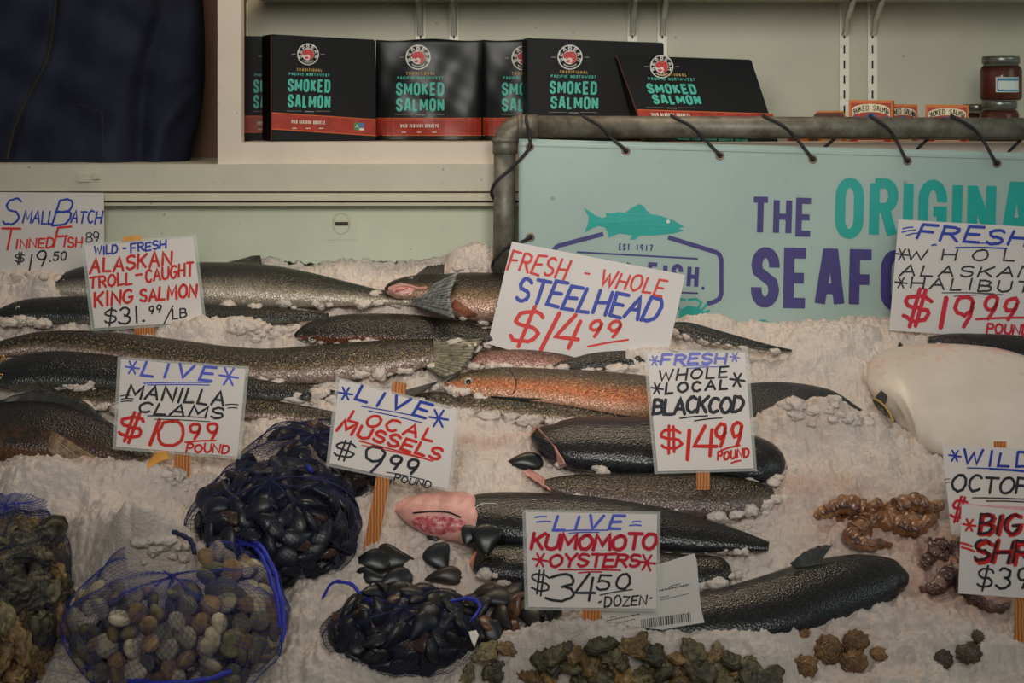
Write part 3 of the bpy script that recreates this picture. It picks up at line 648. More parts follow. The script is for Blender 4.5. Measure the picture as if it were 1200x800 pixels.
# ------------------------------------------------------------------ small orange cartons and jars
def small_box(label, x0, x1, y0, y1, D, depth, ang, art=True):
    pl = Plane(P(x0, y1, D), rot(ang)); th = thing('smoked_salmon_box', label, 'food box', pl(x0, y1))
    cs = [(x0, y0), (x1, y0 + .6), (x1, y1), (x0, y1)]; f = [pl(*c) for c in cs]
    MB().prism(f, [p - pl.n * depth for p in f]).build('carton', M['orangebox'], th)
    dx, dy = (x1 - x0), (y1 - y0)
    mb = MB(); poly(mb, pl, [(x0 + dx * .04, y0 + dy * .07), (x0 + dx * .96, y0 + dy * .07), (x0 + dx * .96, y0 + dy * .95), (x0 + dx * .04, y0 + dy * .95)], .0003); mb.build('printed_panel', M['redbox'], th)
    side = MB(); s = [f[0], f[3], f[3] - pl.n * depth, f[0] - pl.n * depth]; lx = -V((pl.n.y, -pl.n.x, 0)).normalized() * -.0004
    side.prism([p - V((.0006, 0, 0)) for p in s], [p - V((.0001, 0, 0)) for p in s]); side.build('side_panel', M['brownprint'], th)
    if art:
        mb = MB(); top = arc(x0 + dx * .5, y0 + dy * .22, dx * .44, dy * .13, 180, 360, 12); bot = arc(x0 + dx * .5, y0 + dy * .40, dx * .44, dy * .13, 360, 180, 12); poly(mb, pl, top + bot, .0006); mb.build('banner_ribbon', M['cream'], th)
        mb = MB()
        for k, c in enumerate('SMOKED SALMON'):
            if c == ' ': continue
            a = math.radians(198 + 144 * k / 12); cx = x0 + dx * .5 + dx * .40 * math.cos(a); cy = y0 + dy * .31 + dy * .13 * math.sin(a); gw, st = GB[c]
            for s_ in st: ribbon(mb, pl, [(cx + (u - .5) * 2.4, cy - (v - .5) * 5.6) for u, v in s_], .8, False, .0009)
        mb.build('lettering', M['slot'], th)
        mb = MB(); poly(mb, pl, arc(x0 + dx * .5, y0 + dy * .56, dx * .2, dy * .26, 180, 360, 14), .0008)
        for q in (-.38, -.28, .28, .38): disc(mb, pl, x0 + dx * (.5 + q), y0 + dy * .40, dx * .035, dy * .04, .0008)
        mb.build('medallion', M['blueprint'], th)
        mb = MB(); disc(mb, pl, x0 + dx * .5, y0 + dy * .5, dx * .09, dy * .1, .0010); ribbon(mb, pl, [(x0 + dx * .2, y0 + dy * .92), (x0 + dx * .8, y0 + dy * .92)], 1.2, False, .0007); mb.build('medallion_picture', M['cream'], th)
small_box('small orange smoked salmon box, the tallest, in front of the slotted uprights', 995, 1046, 117, 169, 4.02, .04, -16)
small_box('small orange smoked salmon box tucked behind the tallest one', 1040, 1075.5, 122, 168, 4.10, .04, -4)
small_box('small orange smoked salmon box standing alone left of the jars', 1085, 1135, 122.5, 168.5, 4.03, .04, -12)
th = thing('smoked_salmon_box', 'orange salmon box lying flat behind the pipe, left of the others', 'food box', P(930, 168, 4.06))
mb = MB(); pl = Plane(P(930, 168, 4.06), V((0, -1, 0))); q = [(952, 137), (958, 130), (988, 130), (992, 137), (992, 168), (922, 168), (922, 150), (945, 147)]
mb.prism([pl(*c) for c in q], [pl(*c, -.05) for c in q]); mb.build('carton', M['orangebox'], th)
mb = MB(); poly(mb, pl, [(924, 152), (959, 152), (959, 167), (924, 167)], .0004); poly(mb, pl, [(954, 134), (958, 132), (987, 132), (990, 137), (990, 139), (954, 139)], .0004); mb.build('printed_panel', M['brownprint'], th)
mb = MB(); disc(mb, pl, 942, 163, 6, 4, .0008); mb.build('printed_spot', M['orangebox'], th)
mb = MB()
for k in range(14): ribbon(mb, pl, [(964 + k * 1.6, 159), (964 + k * 1.6, 168)], .7, False, .0008)
mb.build('bar_code', M['cream'], th)
def jar(label, cx, yb, yt, hw, D, lab_):
    s = D / FPX; c = V((xpx(cx, D), D, zpx(yb, D))); H = (yb - yt) * s; R = hw * s
    th = thing('preserve_jar', label, 'jar', c)
    g = MB().lathe([(R * .9, 0), (R, H * .06), (R, H * .68), (R * .92, H * .76), (R * .82, H * .80), (R * .82, H * .86)], c, 32); g.build('glass', M['glass'], th, True)
    MB().lathe([(R * .86, .003), (R * .95, H * .08), (R * .95, H * .66), (R * .8, H * .73)], c, 32).build('contents', M['jarfood'], th, True)
    MB().lathe([(R * .86, H * .82), (R * .9, H * .83), (R * .9, H * .96), (R * .87, H * .99), (R * .8, H)], c, 32).build('lid', M['lid'], th, True)
    if lab_:
        def pat(a0, a1, z0, z1, r): return [[V((c.x + r * math.cos(a), c.y + r * math.sin(a), c.z + z)) for z in np.linspace(z0, z1, 3)] for a in np.linspace(math.radians(a0), math.radians(a1), 14)]
        mb = MB(); mb.grid(pat(-118, -50, H * .18, H * .52, R * 1.006)); lo = mb.build('label', M['jarlabel'], th, True)
        mb = MB(); mb.grid(pat(-114, -52, H * .44, H * .50, R * 1.012)); mb.grid(pat(-114, -52, H * .20, H * .24, R * 1.012)); mb.grid(pat(-114, -111, H * .20, H * .50, R * 1.012)); mb.build('label_print', M['bluepaint'], lo, True)
jar('preserve jar with a blue and white label, stacked on top of another jar', 1173, 117.5, 66, 24.5, 4.08, True)
jar('lower preserve jar holding up the labelled jar', 1171, 168.2, 118, 23, 4.08, False)
jar('short preserve jar standing left of the stacked pair', 1144, 168, 122, 17, 4.17, False)

# ------------------------------------------------------------------ pipe frame and banner
DP = 3.875; R_ = 13.2 * DP / FPX
pf = thing('pipe_railing', 'weathered galvanised pipe frame carrying the banner', 'pipe frame', P(590, 330, DP))
MB().tube([P(628, 148.5, DP), P(900, 149.5, DP), P(1300, 151.5, DP)], R_, 20).build('rail_pipe', M['pipe'], pf, True)
MB().tube([P(591.5, 178, DP), P(591, 250, DP), P(590, 345, DP)], R_ * .98, 20).build('post_pipe', M['pipe'], pf, True)
el = [P(630, 148.5, DP)] + [P(614 + 22 * math.cos(math.radians(a)), 171 + 22.5 * math.sin(math.radians(a)), DP) for a in np.linspace(270, 180, 9)] + [P(592, 180, DP)]
MB().tube(el, R_ * 1.12, 20).build('elbow', M['pipe'], pf, True)
mb = MB()
for a, b in (((606, 148.5), (612, 148.5)), ((592, 162), (592, 167))): mb.tube([P(*a, DP), P(*b, DP)], R_ * 1.22, 20)
mb.build('elbow_collar', M['pipe'], pf, True)

DB = 3.855
def bz(px, py): return DB + .003 * math.sin(px * .016 + .6) * math.sin((py - 140) * .012) + .0008 * math.sin(px * .03 + py * .02)
def bmap(px, py, off=0.0): 
    q = P(px, py, bz(px, py)); return q - ray(px, py).normalized() * off
def btop(px): return 162.5 + (px - 608) * .0275
bn = thing('hanging_banner', 'pale green vinyl banner with purple and teal lettering laced to the pipe', 'banner', P(900, 400, DB))
rows = []
for px in np.linspace(608, 1290, 120):
    rows.append([bmap(px, py) for py in np.linspace(btop(px), 412, 46)])
mb = MB(); bk = [[p + V((0, .0025, 0)) for p in r[::-1]] for r in rows]; mb.grid([a + b for a, b in zip(rows, bk)], 0, True)
mb.face(range(92)); mb.build('sheet', M['banner'], bn, True)
hem = MB()
for y in (6.5,): hem.grid([[bmap(px, btop(px) + 8 + k, .0006) for k in (0, .7)] for px in np.linspace(609, 1288, 80)])
hem.build('hem_stitching', M['greytext'], bn)
GR = [(621, 172), (733.5, 177), (843.5, 182.3), (952.5, 186.5), (1063.5, 188.5), (1168.5, 191.5), (621.5, 278)]
for gx, gy in GR:
    c = bmap(gx, gy, .0005); mb = MB(); r = 5.2 * DB / FPX; prof = []
    rings = [[c + V((math.cos(a), 0, math.sin(a))) * rr + V((0, -dd, 0)) for a in np.linspace(0, 2 * math.pi, 20, endpoint=False)] for rr, dd in ((r, 0), (r * .95, .0016), (r * .6, .0016), (r * .5, -.002))]
    b0 = mb.grid(rings, 0, True); g = mb.build('grommet', M['grommet'], bn, True)
    mb = MB(); disc(mb, lambda a, b, o: bmap(a, b, o), gx, gy, 2.7, off=.0012); mb.build('hole', M['slot'], g)
# printing on the banner
mb = MB()
poly(mb, bmap, [(684, 243.5), (690, 247), (697, 252), (706, 255.5), (711, 253.5), (709.5, 249.5), (717, 250), (724, 248.5), (733, 249), (738.5, 244.5), (749, 239), (754, 241), (758, 247), (762, 250.5), (775, 253), (789, 258), (802, 265.5), (795, 267.5), (801.5, 270), (790, 273.5), (770, 275.5), (750, 276), (744, 280.5), (738, 281), (741, 275.5), (726, 273.5), (719, 276), (713, 278.5), (712, 271), (708, 266), (701, 264.5), (693, 268), (685, 272.5), (689, 262), (690, 254)], .0009)
lab(mb.build('fish_mark', M['bteal'], bn), 'teal fish silhouette')
mb = MB(); letters(mb, bmap, 'ORIGINAL', 978, 279.5, 1243, 286, 72, 11.8, True, gap=.12, off=.0009)
lab(mb.build('lettering', M['bteal'], bn), 'teal word ORIGINAL')
mb = MB(); letters(mb, bmap, 'SINCE', 886, 392, 985, 395, 18, 6, True, gap=.35, off=.0009)
mb.build('lettering', M['bteal'], bn)
mb = MB(); poly(mb, bmap, [(795, 374), (797, 363), (806, 358), (818, 360), (827, 366), (825, 371), (812, 373)], .0009)     # crab
for s in ([(818, 361), (822, 355), (816, 350), (807, 351)], [(822, 364), (828, 357), (830, 353)], [(824, 367), (831, 364)], [(824, 370), (830, 371)], [(820, 372), (824, 376)], [(796, 362), (790, 356), (795, 350), (803, 351)]): ribbon(mb, bmap, s, 2.6, True, .0009)
lab(mb.build('crab_mark', M['bteal'], bn), 'teal crab silhouette')
mb = MB(); disc(mb, bmap, 783, 259.5, 2.1, off=.0014); lab(mb.build('fish_eye_dot', M['whiteink'], bn), 'white eye of the teal fish')
mb = MB()
letters(mb, bmap, 'THE', 880, 275.5, 953, 277.5, 45.5, 7.2, True, gap=.13, off=.0009)
lab(mb.build('lettering', M['bpurple'], bn), 'purple word THE')
mb = MB(); letters(mb, bmap, 'SEAFOOD', 879.5, 360, 1140, 366, 71, 12.5, True, gap=.09, off=.0009)
lab(mb.build('lettering', M['bpurple'], bn), 'purple word SEAFOOD')
mb = MB(); letters(mb, bmap, 'EST.', 725, 293.2, 741, 294, 8.2, 1.5, True, gap=.3, off=.0009); letters(mb, bmap, '1917', 746, 294, 765, 294.8, 8.2, 1.5, True, gap=.35, off=.0009)
ribbon(mb, bmap, [(676, 295.2), (818, 303)], 2.0, False, .0009)
letters(mb, bmap, 'CITY FISH', 676, 330, 818, 338.5, 28, 5, True, gap=.22, off=.0009); disc(mb, bmap, 824, 337.5, 2, off=.0009)
ribbon(mb, bmap, [(760, 341), (818, 343.5)], 2.0, False, .0009)
lab(mb.build('lettering', M['bpurple'], bn), 'small purple logo lettering')
mb = MB(); ribbon(mb, bmap, [(707, 274), (654, 288), (649.5, 292), (649.5, 346), (654, 350), (664, 352)], 5.2, False, .0009)
ribbon(mb, bmap, [(783, 278), (838, 295), (843, 298), (845.3, 304), (845.3, 344), (843, 350), (838, 353), (829, 356)], 5.2, False, .0009)
lab(mb.build('logo_outline', M['bpurple'], bn), 'purple hexagon outline')
# lacing cord: over the pipe and down to each grommet
cordt = thing('lacing_cord', 'black lacing cord wound round the pipe and through the banner grommets', 'cord', P(850, 160, DB - .03)); rr = 1.95 * DP / FPX
def wrap(px, gx, gy, back=True):
    pts = []
    for a in np.linspace(-60, 120, 10):                     # round the pipe from behind over the top to the front
        c = P(px, 149, DP); an = math.radians(a); R2 = R_ + rr
        pts.append(c + V((.010 * (a + 60) / 180, math.cos(an) * R2 * (1 if a < 90 else 1), math.sin(an) * R2)))
    g = P(gx, gy, DB - .008); last = pts[-1]
    pts = [V((p.x, 2 * DP - p.y if False else p.y, p.z)) for p in pts]
    front = [P(px + 3, 136.5, DP - R_ * .5), P(px + (gx - px) * .35 + 3, 149 - 2, DP - R_ - rr), P(px + (gx - px) * .62 + 2, 161, DP - R_ * .8), P(gx - 3, gy - 4, DB - .012), g, g + V((.0, .012, 0))]
    MB().tube([V(q) for q in smooth_path([tuple(p) for p in pts[:7]] + [tuple(p) for p in front], 46)], rr, 8).build('cord_loop', M['rope'], cordt, True)
wrap(681, 733.5, 177); wrap(785, 843.5, 182.3); wrap(893, 952.5, 186.5); wrap(1018, 1063.5, 188.5); wrap(1114, 1168.5, 191.5)
def cord(q, n=40): MB().tube([V(p) for p in smooth_path([tuple(p) for p in q], n)], rr, 8).build('cord_loop', M['rope'], cordt, True)
cord([P(616.5, 134, DP), P(617, 142, DP - R_ - rr * .5), P(620, 158, DP - R_ - rr), P(621, 171, DB - .009), P(612, 184, DB - .012), P(597, 199, DP - R_ - rr), P(582, 212, DP - R_ - rr * 1), P(576, 224, DP - R_ * .6), P(578, 233, DP + R_ * .3)])
cord([P(621, 278, DB + .01), P(621, 278, DB - .008), P(608, 285, DB - .014), P(592, 291, DP - R_ - rr), P(580, 303, DP - R_ - rr), P(577, 313, DP - R_ * .7), P(582, 322, DP - R_)])
for x0, y0, x1, y1 in ((981, 160, 966, 173), (1085, 165, 1075, 174.5), (1190, 170, 1182, 178)): cord([P(x0 + 12, y0 - 12, DP + R_ * .6), P(x0, y0, DP + R_ * .3), P(x1, y1, DP - .003), P(x1 - 6, y1 + 8, DB + .008)])

# ------------------------------------------------------------------ hand-lettered price signs
def sign(label, cs, D, lines, stick=None, yaw=0.0, lean=.06, sleeve=True, extra=None, card='card', at=None, name='price_sign'):
    cx = sum(c[0] for c in cs) / len(cs); cy = at[1] if at else max(c[1] for c in cs)
    n = V((yaw, -1, lean)); pl = Plane(P(cx, cy, D), n)
    base = pl(*((stick[0], stick[1]) if stick else (cx, max(c[1] for c in cs))))
    th = thing(name, label, 'sign', base)
    f = [pl(*c) for c in cs]; MB().prism(f, [p - pl.n * .0014 for p in f]).build('card', M[card], th)
    if sleeve:
        k = 4.0; cxm = sum(c[0] for c in cs) / len(cs); cym = sum(c[1] for c in cs) / len(cs)
        big = [(c[0] + (k if c[0] > cxm else -k), c[1] + (k * .8 if c[1] > cym else -k * .8)) for c in cs]
        mb = MB(); mb.prism([pl(*c, -.0016) for c in big], [pl(*c, -.0024) for c in big]); mb.build('plastic_sleeve', M['sleeve'], th)
    if stick:
        x0, y0, x1, y1, w = stick
        d = V((x1 - x0, y1 - y0)).normalized(); nn = V((-d.y, d.x)) * w / 2; xs = x0 - d.x * 10, y0 - d.y * 14
        q = [(xs[0] + nn.x, xs[1] + nn.y), (xs[0] - nn.x, xs[1] - nn.y), (x1 - nn.x, y1 - nn.y), (x1 + nn.x, y1 + nn.y)]
        MB().prism([pl(*c, -.003) for c in q], [pl(*c, -.009) for c in q]).build('stick', M['wood'], th)
    groups = {}
    for ln in lines:
        groups.setdefault((ln[0], round(ln[4] / 60) if 'STEELHEAD' in label and ln[1] == 't' else 0), []).append(ln)
    for (col, _k), ls in groups.items():
        mb = MB(); txt = ' '.join(l[2] for l in ls if l[1] == 't').replace('s', '$')
        for l in ls:
            if l[1] == 't':
                _, _, s, x0, y0, x1, y1, h, w = l[:9]; sl = l[9] if len(l) > 9 else .06; gap = l[10] if len(l) > 10 else .28
                letters(mb, pl, s, x0, y0, x1, y1, h, w * 1.1, False, sl + .08, gap=gap, off=.0004)
            else: ribbon(mb, pl, [tuple(p) for p in (smooth_path(l[2], 14) if len(l[2]) > 2 else l[2])], l[3], True, .0004)
        o = mb.build('handwriting', M['ink_' + col], th)
        lab(o, (col.replace('crimson', 'dark red').replace('faded', 'faded violet') + ' handwriting ' + txt).strip())
    if extra: extra(th, pl)
    return th
def star(col, cx, cy, r, w): 
    return [(col, 's', [(cx + r * math.cos(a), cy + r * math.sin(a)), (cx - r * math.cos(a), cy - r * math.sin(a))], w) for a in (math.radians(8), math.radians(65), math.radians(122))]
def ul(col, x0, y0, x1, y1, w=1.4): return [(col, 's', [(x0, y0), ((x0 + x1) / 2, (y0 + y1) / 2 - .6), (x1, y1)], w)]

sign('white paper sign reading SMALL BATCH TINNED FISH, leaning on the wall at far left', [(-14, 225), (121.5, 226), (122.5, 330), (-14, 332)], 3.895,
     [('blue', 't', 'S', 6, 263, 24, 263, 31, 2.2, .15), ('blue', 't', 'MALL', 28, 261, 63, 262, 14.5, 1.9), ('blue', 't', 'B', 66, 262.5, 85, 262, 31, 2.2, .25), ('blue', 't', 'ATCH', 84, 261, 119, 261.5, 13.5, 1.9)]
     + [('red', 't', 'T', 0, 293, 22, 293, 24, 2.3), ('red', 't', 'INNED', 19, 291, 63, 290, 10.5, 2.0), ('red', 't', 'F', 66, 290, 82, 289, 22, 2.3, .15), ('red', 't', 'ISH', 75, 289.5, 96, 289.5, 11, 2.0), ('black', 't', '89', 101, 284, 117, 283, 11, 1.3, .0, .05),
        ('black', 't', '$', 18, 308, 28, 308, 13, 1.5), ('black', 't', '1', 33, 317, 39, 317, 20, 1.8), ('black', 't', '9', 43, 312, 55, 312, 18, 1.9), ('black', 't', '.', 57, 306, 61, 306, 5, 2.0), ('black', 't', '50', 63, 305, 78, 304, 9.5, 1.7)], None, 0, 0.0, False, card='card2', at=(0, 330))
sign('sleeved sign reading WILD FRESH ALASKAN TROLL-CAUGHT KING SALMON', [(99, 289), (226, 278), (238, 376.5), (111, 384.5)], 3.745,
     [('blue', 't', 'WILD', 111, 299, 138, 296, 9.5, 2.0), ('blue', 't', '·', 143, 294, 149, 294, 7, 2.2), ('blue', 't', 'FRESH', 154, 295.5, 195, 290, 9.5, 2.0),
      ('red', 't', 'ALASKAN', 107, 320, 202, 311, 16.5, 2.7), ('red', 't', 'TROLL', 106, 338, 155, 332, 13, 2.5), ('red', 't', '-', 160, 329, 167, 328, 12, 2.5), ('red', 't', 'CAUGHT', 172, 330, 227, 322, 14, 2.5), ('red', 't', 'KING', 112, 359, 156, 354, 15.5, 2.8), ('red', 't', 'SALMON', 165, 353, 231, 347.5, 14.5, 2.8),
      ('black', 't', 's', 124, 381, 137, 380, 19, 2.0), ('black', 't', '31', 141, 379.5, 163, 377, 17.5, 2.3, .0), ('black', 't', '.', 166, 376, 171, 376, 5, 2.6), ('black', 't', '99', 175, 367.5, 190, 366, 9, 1.7), ('black', 't', '/', 193, 376, 203, 375, 16, 1.6), ('black', 't', 'LB', 203, 373.5, 219, 371.5, 10.5, 1.8)],
     (171, 397, 166, 352, 24), 0, .05, True,
     lambda th, pl: MB().prism([pl(*c, .0003) for c in ((143, 277.5), (166, 275.5), (166, 281), (143, 283))], [pl(*c, -.003) for c in ((143, 277.5), (166, 275.5), (166, 281), (143, 283))]).build('tape', M['peel'], th))
sign('sleeved sign reading LIVE MANILLA CLAMS, on a stick between ice and mussel bag', [(142, 421), (288, 432.5), (278, 535), (136, 523)], 3.37,
     star('violet', 155, 430.5, 8, 2.2) + star('violet', 268, 441, 11, 2.4) + [('violet', 't', 'LIVE', 168, 439, 250, 446, 15, 3.0, .18, .5)] + ul('violet', 168, 449, 247, 448) + ul('violet', 173, 451, 245, 451) +
     [('black', 't', 'MANILLA', 150, 466, 263, 474.5, 15.5, 2.7, .15), ('black', 't', 'CLAMS', 163, 483, 261, 491, 12.5, 2.5, .25)] + ul('black', 141, 464, 152, 463) + ul('black', 142, 467.5, 156, 467) + ul('black', 142, 470.5, 155, 470) + ul('black', 264, 474, 279, 474) + ul('black', 267, 478, 278, 478) + ul('black', 173, 487, 238, 489) + ul('black', 181, 491, 246, 494, 1.1) +
     [('red', 't', '$', 139, 516, 165, 519, 32, 3.6, .1), ('red', 't', '1', 175, 520, 184, 521, 29, 4.2, .12), ('red', 't', '0', 185, 521, 214, 522, 28, 3.4), ('red', 't', '99', 221, 513, 255, 515, 17.5, 3.2), ('red', 't', 'POUND', 219, 529, 268, 531, 9.5, 2.2)] + ul('red', 217, 518, 253, 516, 2.0),
     (213, 580, 214, 480, 19), .02, .06)
sign('tilted sleeved sign reading LIVE LOCAL MUSSELS, on a stick over the mussel bags', [(398, 444.5), (535, 482), (525, 573), (386, 542.5)], 3.265,
     star('blue', 405, 461, 8, 2.4) + star('blue', 514, 490, 11, 2.6) + [('blue', 't', 'LIVE', 418, 468, 500, 490, 16.5, 3.2, .18, .5)] + ul('blue', 424, 476, 500, 490) + ul('blue', 432, 481, 494, 495) +
     [('red', 't', 'LOCAL', 410, 493.5, 508, 517, 13, 3.0, .2, .42), ('red', 't', 'MUSSELS', 397, 504.5, 515, 539, 13.5, 3.4, .15)] + ul('red', 421, 516.5, 507, 540, 1.8) + ul('red', 424, 521.5, 500, 538, 1.3) +
     [('black', 't', '$', 391, 537, 414, 540, 23, 2.2, .1), ('black', 't', '9', 422, 551, 448, 556, 29, 3.0, .1), ('black', 't', '99', 455, 549, 489, 556, 17, 3.2, .1), ('black', 't', 'POUND', 462, 563, 504, 572, 7.5, 1.7)] + ul('black', 453, 553, 497, 562, 1.3),
     (434, 640, 469, 448, 16.5), -.02, .06)
sign('large tilted bare card reading FRESH WHOLE STEELHEAD in front of the pipe post', [(600, 283), (803, 322), (784, 408), (740, 412), (690, 419), (650, 425), (610, 414), (570, 402), (578, 398), (574, 392)], 3.665,
     [('red', 't', 'FRESH', 596, 315, 663, 327, 22, 2.7, .12, .34), ('red', 't', '-', 685, 322, 690, 323, 4, 2.2), ('red', 't', 'WHOLE', 704, 334, 777, 347, 18, 2.5, .12, .3),
      ('blue', 't', 'STEELHEAD', 606, 352, 771, 378, 27, 4.0, .14, .24),
      ('red', 't', 's', 600, 405, 630, 408, 44, 4.2, .14), ('red', 't', '1', 632, 408, 652, 410, 43, 4.6, .3), ('red', 't', '4', 652, 409, 679, 411, 38, 4.2, .12), ('red', 't', '99', 691, 395, 728, 394, 19, 3.6, .25)] + ul('red', 689, 406, 736, 398, 2.4), None, -.03, .12, False, card='card2')
sign('portrait sleeved sign reading FRESH WHOLE LOCAL BLACKCOD', [(758, 413.5), (873, 413), (883, 548.5), (771, 552)], 3.315,
     [('faded', 't', 'FRESH', 776, 427, 851, 425, 11.5, 3.0, .15)] + star('faded', 767, 422.5, 6, 1.8) + star('faded', 861, 418.5, 5.5, 1.8) + ul('faded', 800, 429, 830, 428) + ul('faded', 808, 431.5, 842, 429.5) +
     [('black', 't', 'WHOLE', 773, 446, 853, 441.5, 12, 2.3, .15, .4), ('black', 't', 'LOCAL', 781, 461, 853, 455, 11, 2.7, .1, .4), ('black', 't', 'BLACKCOD', 766.5, 485, 871, 482, 17, 3.7, .08, .16)] + star('black', 770, 455, 7, 2.2) + star('black', 864, 445, 8.5, 2.6) + ul('black', 797, 490, 829, 487, 1.7) + ul('black', 814, 493, 846, 489.5, 1.7) +
     [('red', 't', '$', 775, 528, 799, 527, 29, 3.2, -.1), ('red', 't', '1', 801, 537, 813, 537, 36, 4.4, -.05), ('red', 't', '4', 813, 536, 839, 536, 37, 4.0, -.05), ('red', 't', '99', 839, 523, 871, 521, 28, 3.8, .1), ('red', 't', 'POUND', 842, 539, 878, 534.5, 9, 2.3, .1)] + ul('red', 845, 527.5, 867, 521.5, 2.2) + ul('red', 857, 542.5, 868, 539.5, 2.0),
     (825, 612, 823, 500, 16), .03, .06)
sign('sleeved sign reading LIVE KUMOMOTO OYSTERS, standing above the oysters', [(616, 600), (770, 602.5), (769, 713), (619, 711)], 3.03,
     [('violet', 't', 'LIVE', 651, 620, 730, 620, 16.5, 3.2, .25, .5)] + ul('violet', 627, 606, 640, 605, 1.8) + ul('violet', 629, 611.5, 645, 611, 1.8) + ul('violet', 741, 611.5, 751, 611, 1.8) + ul('violet', 738, 615.5, 751, 615.5, 1.8) + ul('violet', 651, 622, 712, 621, 1.7) + ul('violet', 667, 624.5, 702, 623.5, 1.5) +
     [('crimson', 't', 'KUMOMOTO', 624, 643, 769, 643.5, 17.5, 4.0, .08, .16), ('crimson', 't', 'OYSTERS', 645, 663.5, 750, 664, 14.5, 3.3, .12, .18)] + star('crimson', 633, 656, 8.5, 2.6) + star('crimson', 758, 659, 10, 2.8) + ul('crimson', 655, 667.5, 727, 668, 1.9) + ul('crimson', 678, 671, 705, 670, 1.7) +
     [('black', 't', '$', 621, 693, 642, 696, 27, 2.1, -.1), ('black', 't', '3', 643, 704, 674, 704, 32, 2.9, .05), ('black', 't', '4', 674, 704, 698, 705, 31, 2.9, .0), ('black', 't', '50', 700, 690, 738, 691, 17, 2.6), ('black', 't', 'DOZEN', 709, 710.5, 758, 708, 11.5, 1.9, .1), ('black', 't', '·', 701, 710, 707, 709, 9, 2.0), ('black', 't', '·', 761, 706, 766, 705, 9, 1.8)] + ul('black', 703, 697, 741, 690.5, 1.5),
     (693, 735, 692, 640, 21), 0, .05)
sign('large card reading FRESH WHOLE ALASKAN HALIBUT at the right edge', [(1053, 257), (1262, 269), (1256, 402), (1042, 387)], 3.74,
     ul('blue', 1058, 268, 1070, 266, 1.6) + ul('blue', 1057, 272, 1073, 269.5, 1.6) + ul('blue', 1062, 276, 1075, 273, 1.6) + [('blue', 't', 'FRESH', 1078, 280, 1204, 288, 17, 3.2, .25, .3)] + ul('blue', 1120, 290, 1180, 291, 1.9) + ul('blue', 1092, 287.5, 1097, 287, 2) + ul('blue', 1143, 285, 1165, 286, 1.4) +
     [('black', 't', 'WHOL', 1063, 304, 1190, 306, 12.5, 2.0, .15, .9), ('black', 't', 'ALASKAN', 1056, 322.5, 1212, 325, 12, 2.1, .25, .34), ('black', 't', 'HALIBUT', 1068, 337, 1208, 343, 12.5, 2.1, .1, .4)] + star('black', 1057, 298, 7.5, 1.9) + star('black', 1056, 331, 7, 1.9) + ul('black', 1104, 343, 1165, 344, 1.2) + ul('black', 1118, 347, 1175, 345, 1.2) +
     [('crimson', 't', '$', 1058, 377, 1088, 380, 38, 4.4, .0), ('crimson', 't', '1', 1100, 384, 1111, 384, 33, 5.4), ('crimson', 't', '9', 1117, 383, 1143, 383, 36, 4.2), ('crimson', 't', '99', 1152, 372, 1192, 374, 26, 4.0, .2), ('crimson', 't', 'POUND', 1157, 390, 1206, 392, 10.5, 2.4)] + ul('crimson', 1144, 374, 1206, 372, 2.8),
     (1135, 412, 1137, 300, 16), -.02, .05, False, card='card2')
sign('card reading WILD OCTOPUS, half covered by the shrimp sign', [(1104, 521), (1250, 528), (1250, 632), (1115, 626)], 3.18,
     star('blue', 1119, 534, 7, 2.2) + [('blue', 't', 'WILD', 1129, 543, 1207, 547, 16, 2.8, .05, .4)] + ul('blue', 1134, 548, 1200, 551, 1.5) + ul('blue', 1160, 550, 1204, 553, 1.5) +
     [('black', 't', 'OCTOPUS', 1116, 575, 1240, 580, 19, 2.9, .05, .2)] + ul('black', 1140, 583, 1204, 585, 1.5) + ul('black', 1156, 587, 1200, 588, 1.5) + ul('black', 1107, 562, 1113, 561, 1.0) + ul('black', 1108, 566, 1113, 565, 1.0) + [('crimson', 't', '$', 1115, 610, 1131, 611, 26, 2.8, .1)], (1172, 690, 1172, 517, 15), 0, .05, False,
     lambda th, pl: (lambda mb: (ribbon(mb, pl, [(1132, 592), (1150, 594), (1200, 596)], 5, True, .0005), mb.build('smudge', M['ink_pink'], th)))(MB()), at=(0, 640))
sign('front card reading BIG SHRIMP at the right edge on a wide stick', [(1127, 591), (1262, 604), (1262, 705), (1123, 695)], 3.06,
     [('red', 't', 'BIG', 1150.5, 625.5, 1197, 626.5, 22.5, 4.6, .1, .25), ('red', 't', 'SHRIMP', 1144.5, 658, 1274, 664, 24, 4.8, .1, .2)] + star('red', 1136, 615, 7.5, 2.6) + ul('red', 1126, 636, 1139, 640, 2.4) + ul('red', 1127, 641, 1142, 646, 2.4) +
     [('black', 't', 'BIG', 1148, 624, 1194, 625, 22, 3.3, .1, .25), ('black', 't', 'SHRIMP', 1142, 656, 1271, 662, 24, 3.5, .1, .2), ('black', 't', 's', 1145, 689, 1163, 690, 26, 2.4), ('black', 't', '39', 1169, 688, 1206, 690, 24, 2.8)], (1198, 775, 1199, 640, 19), 0, .05, False)

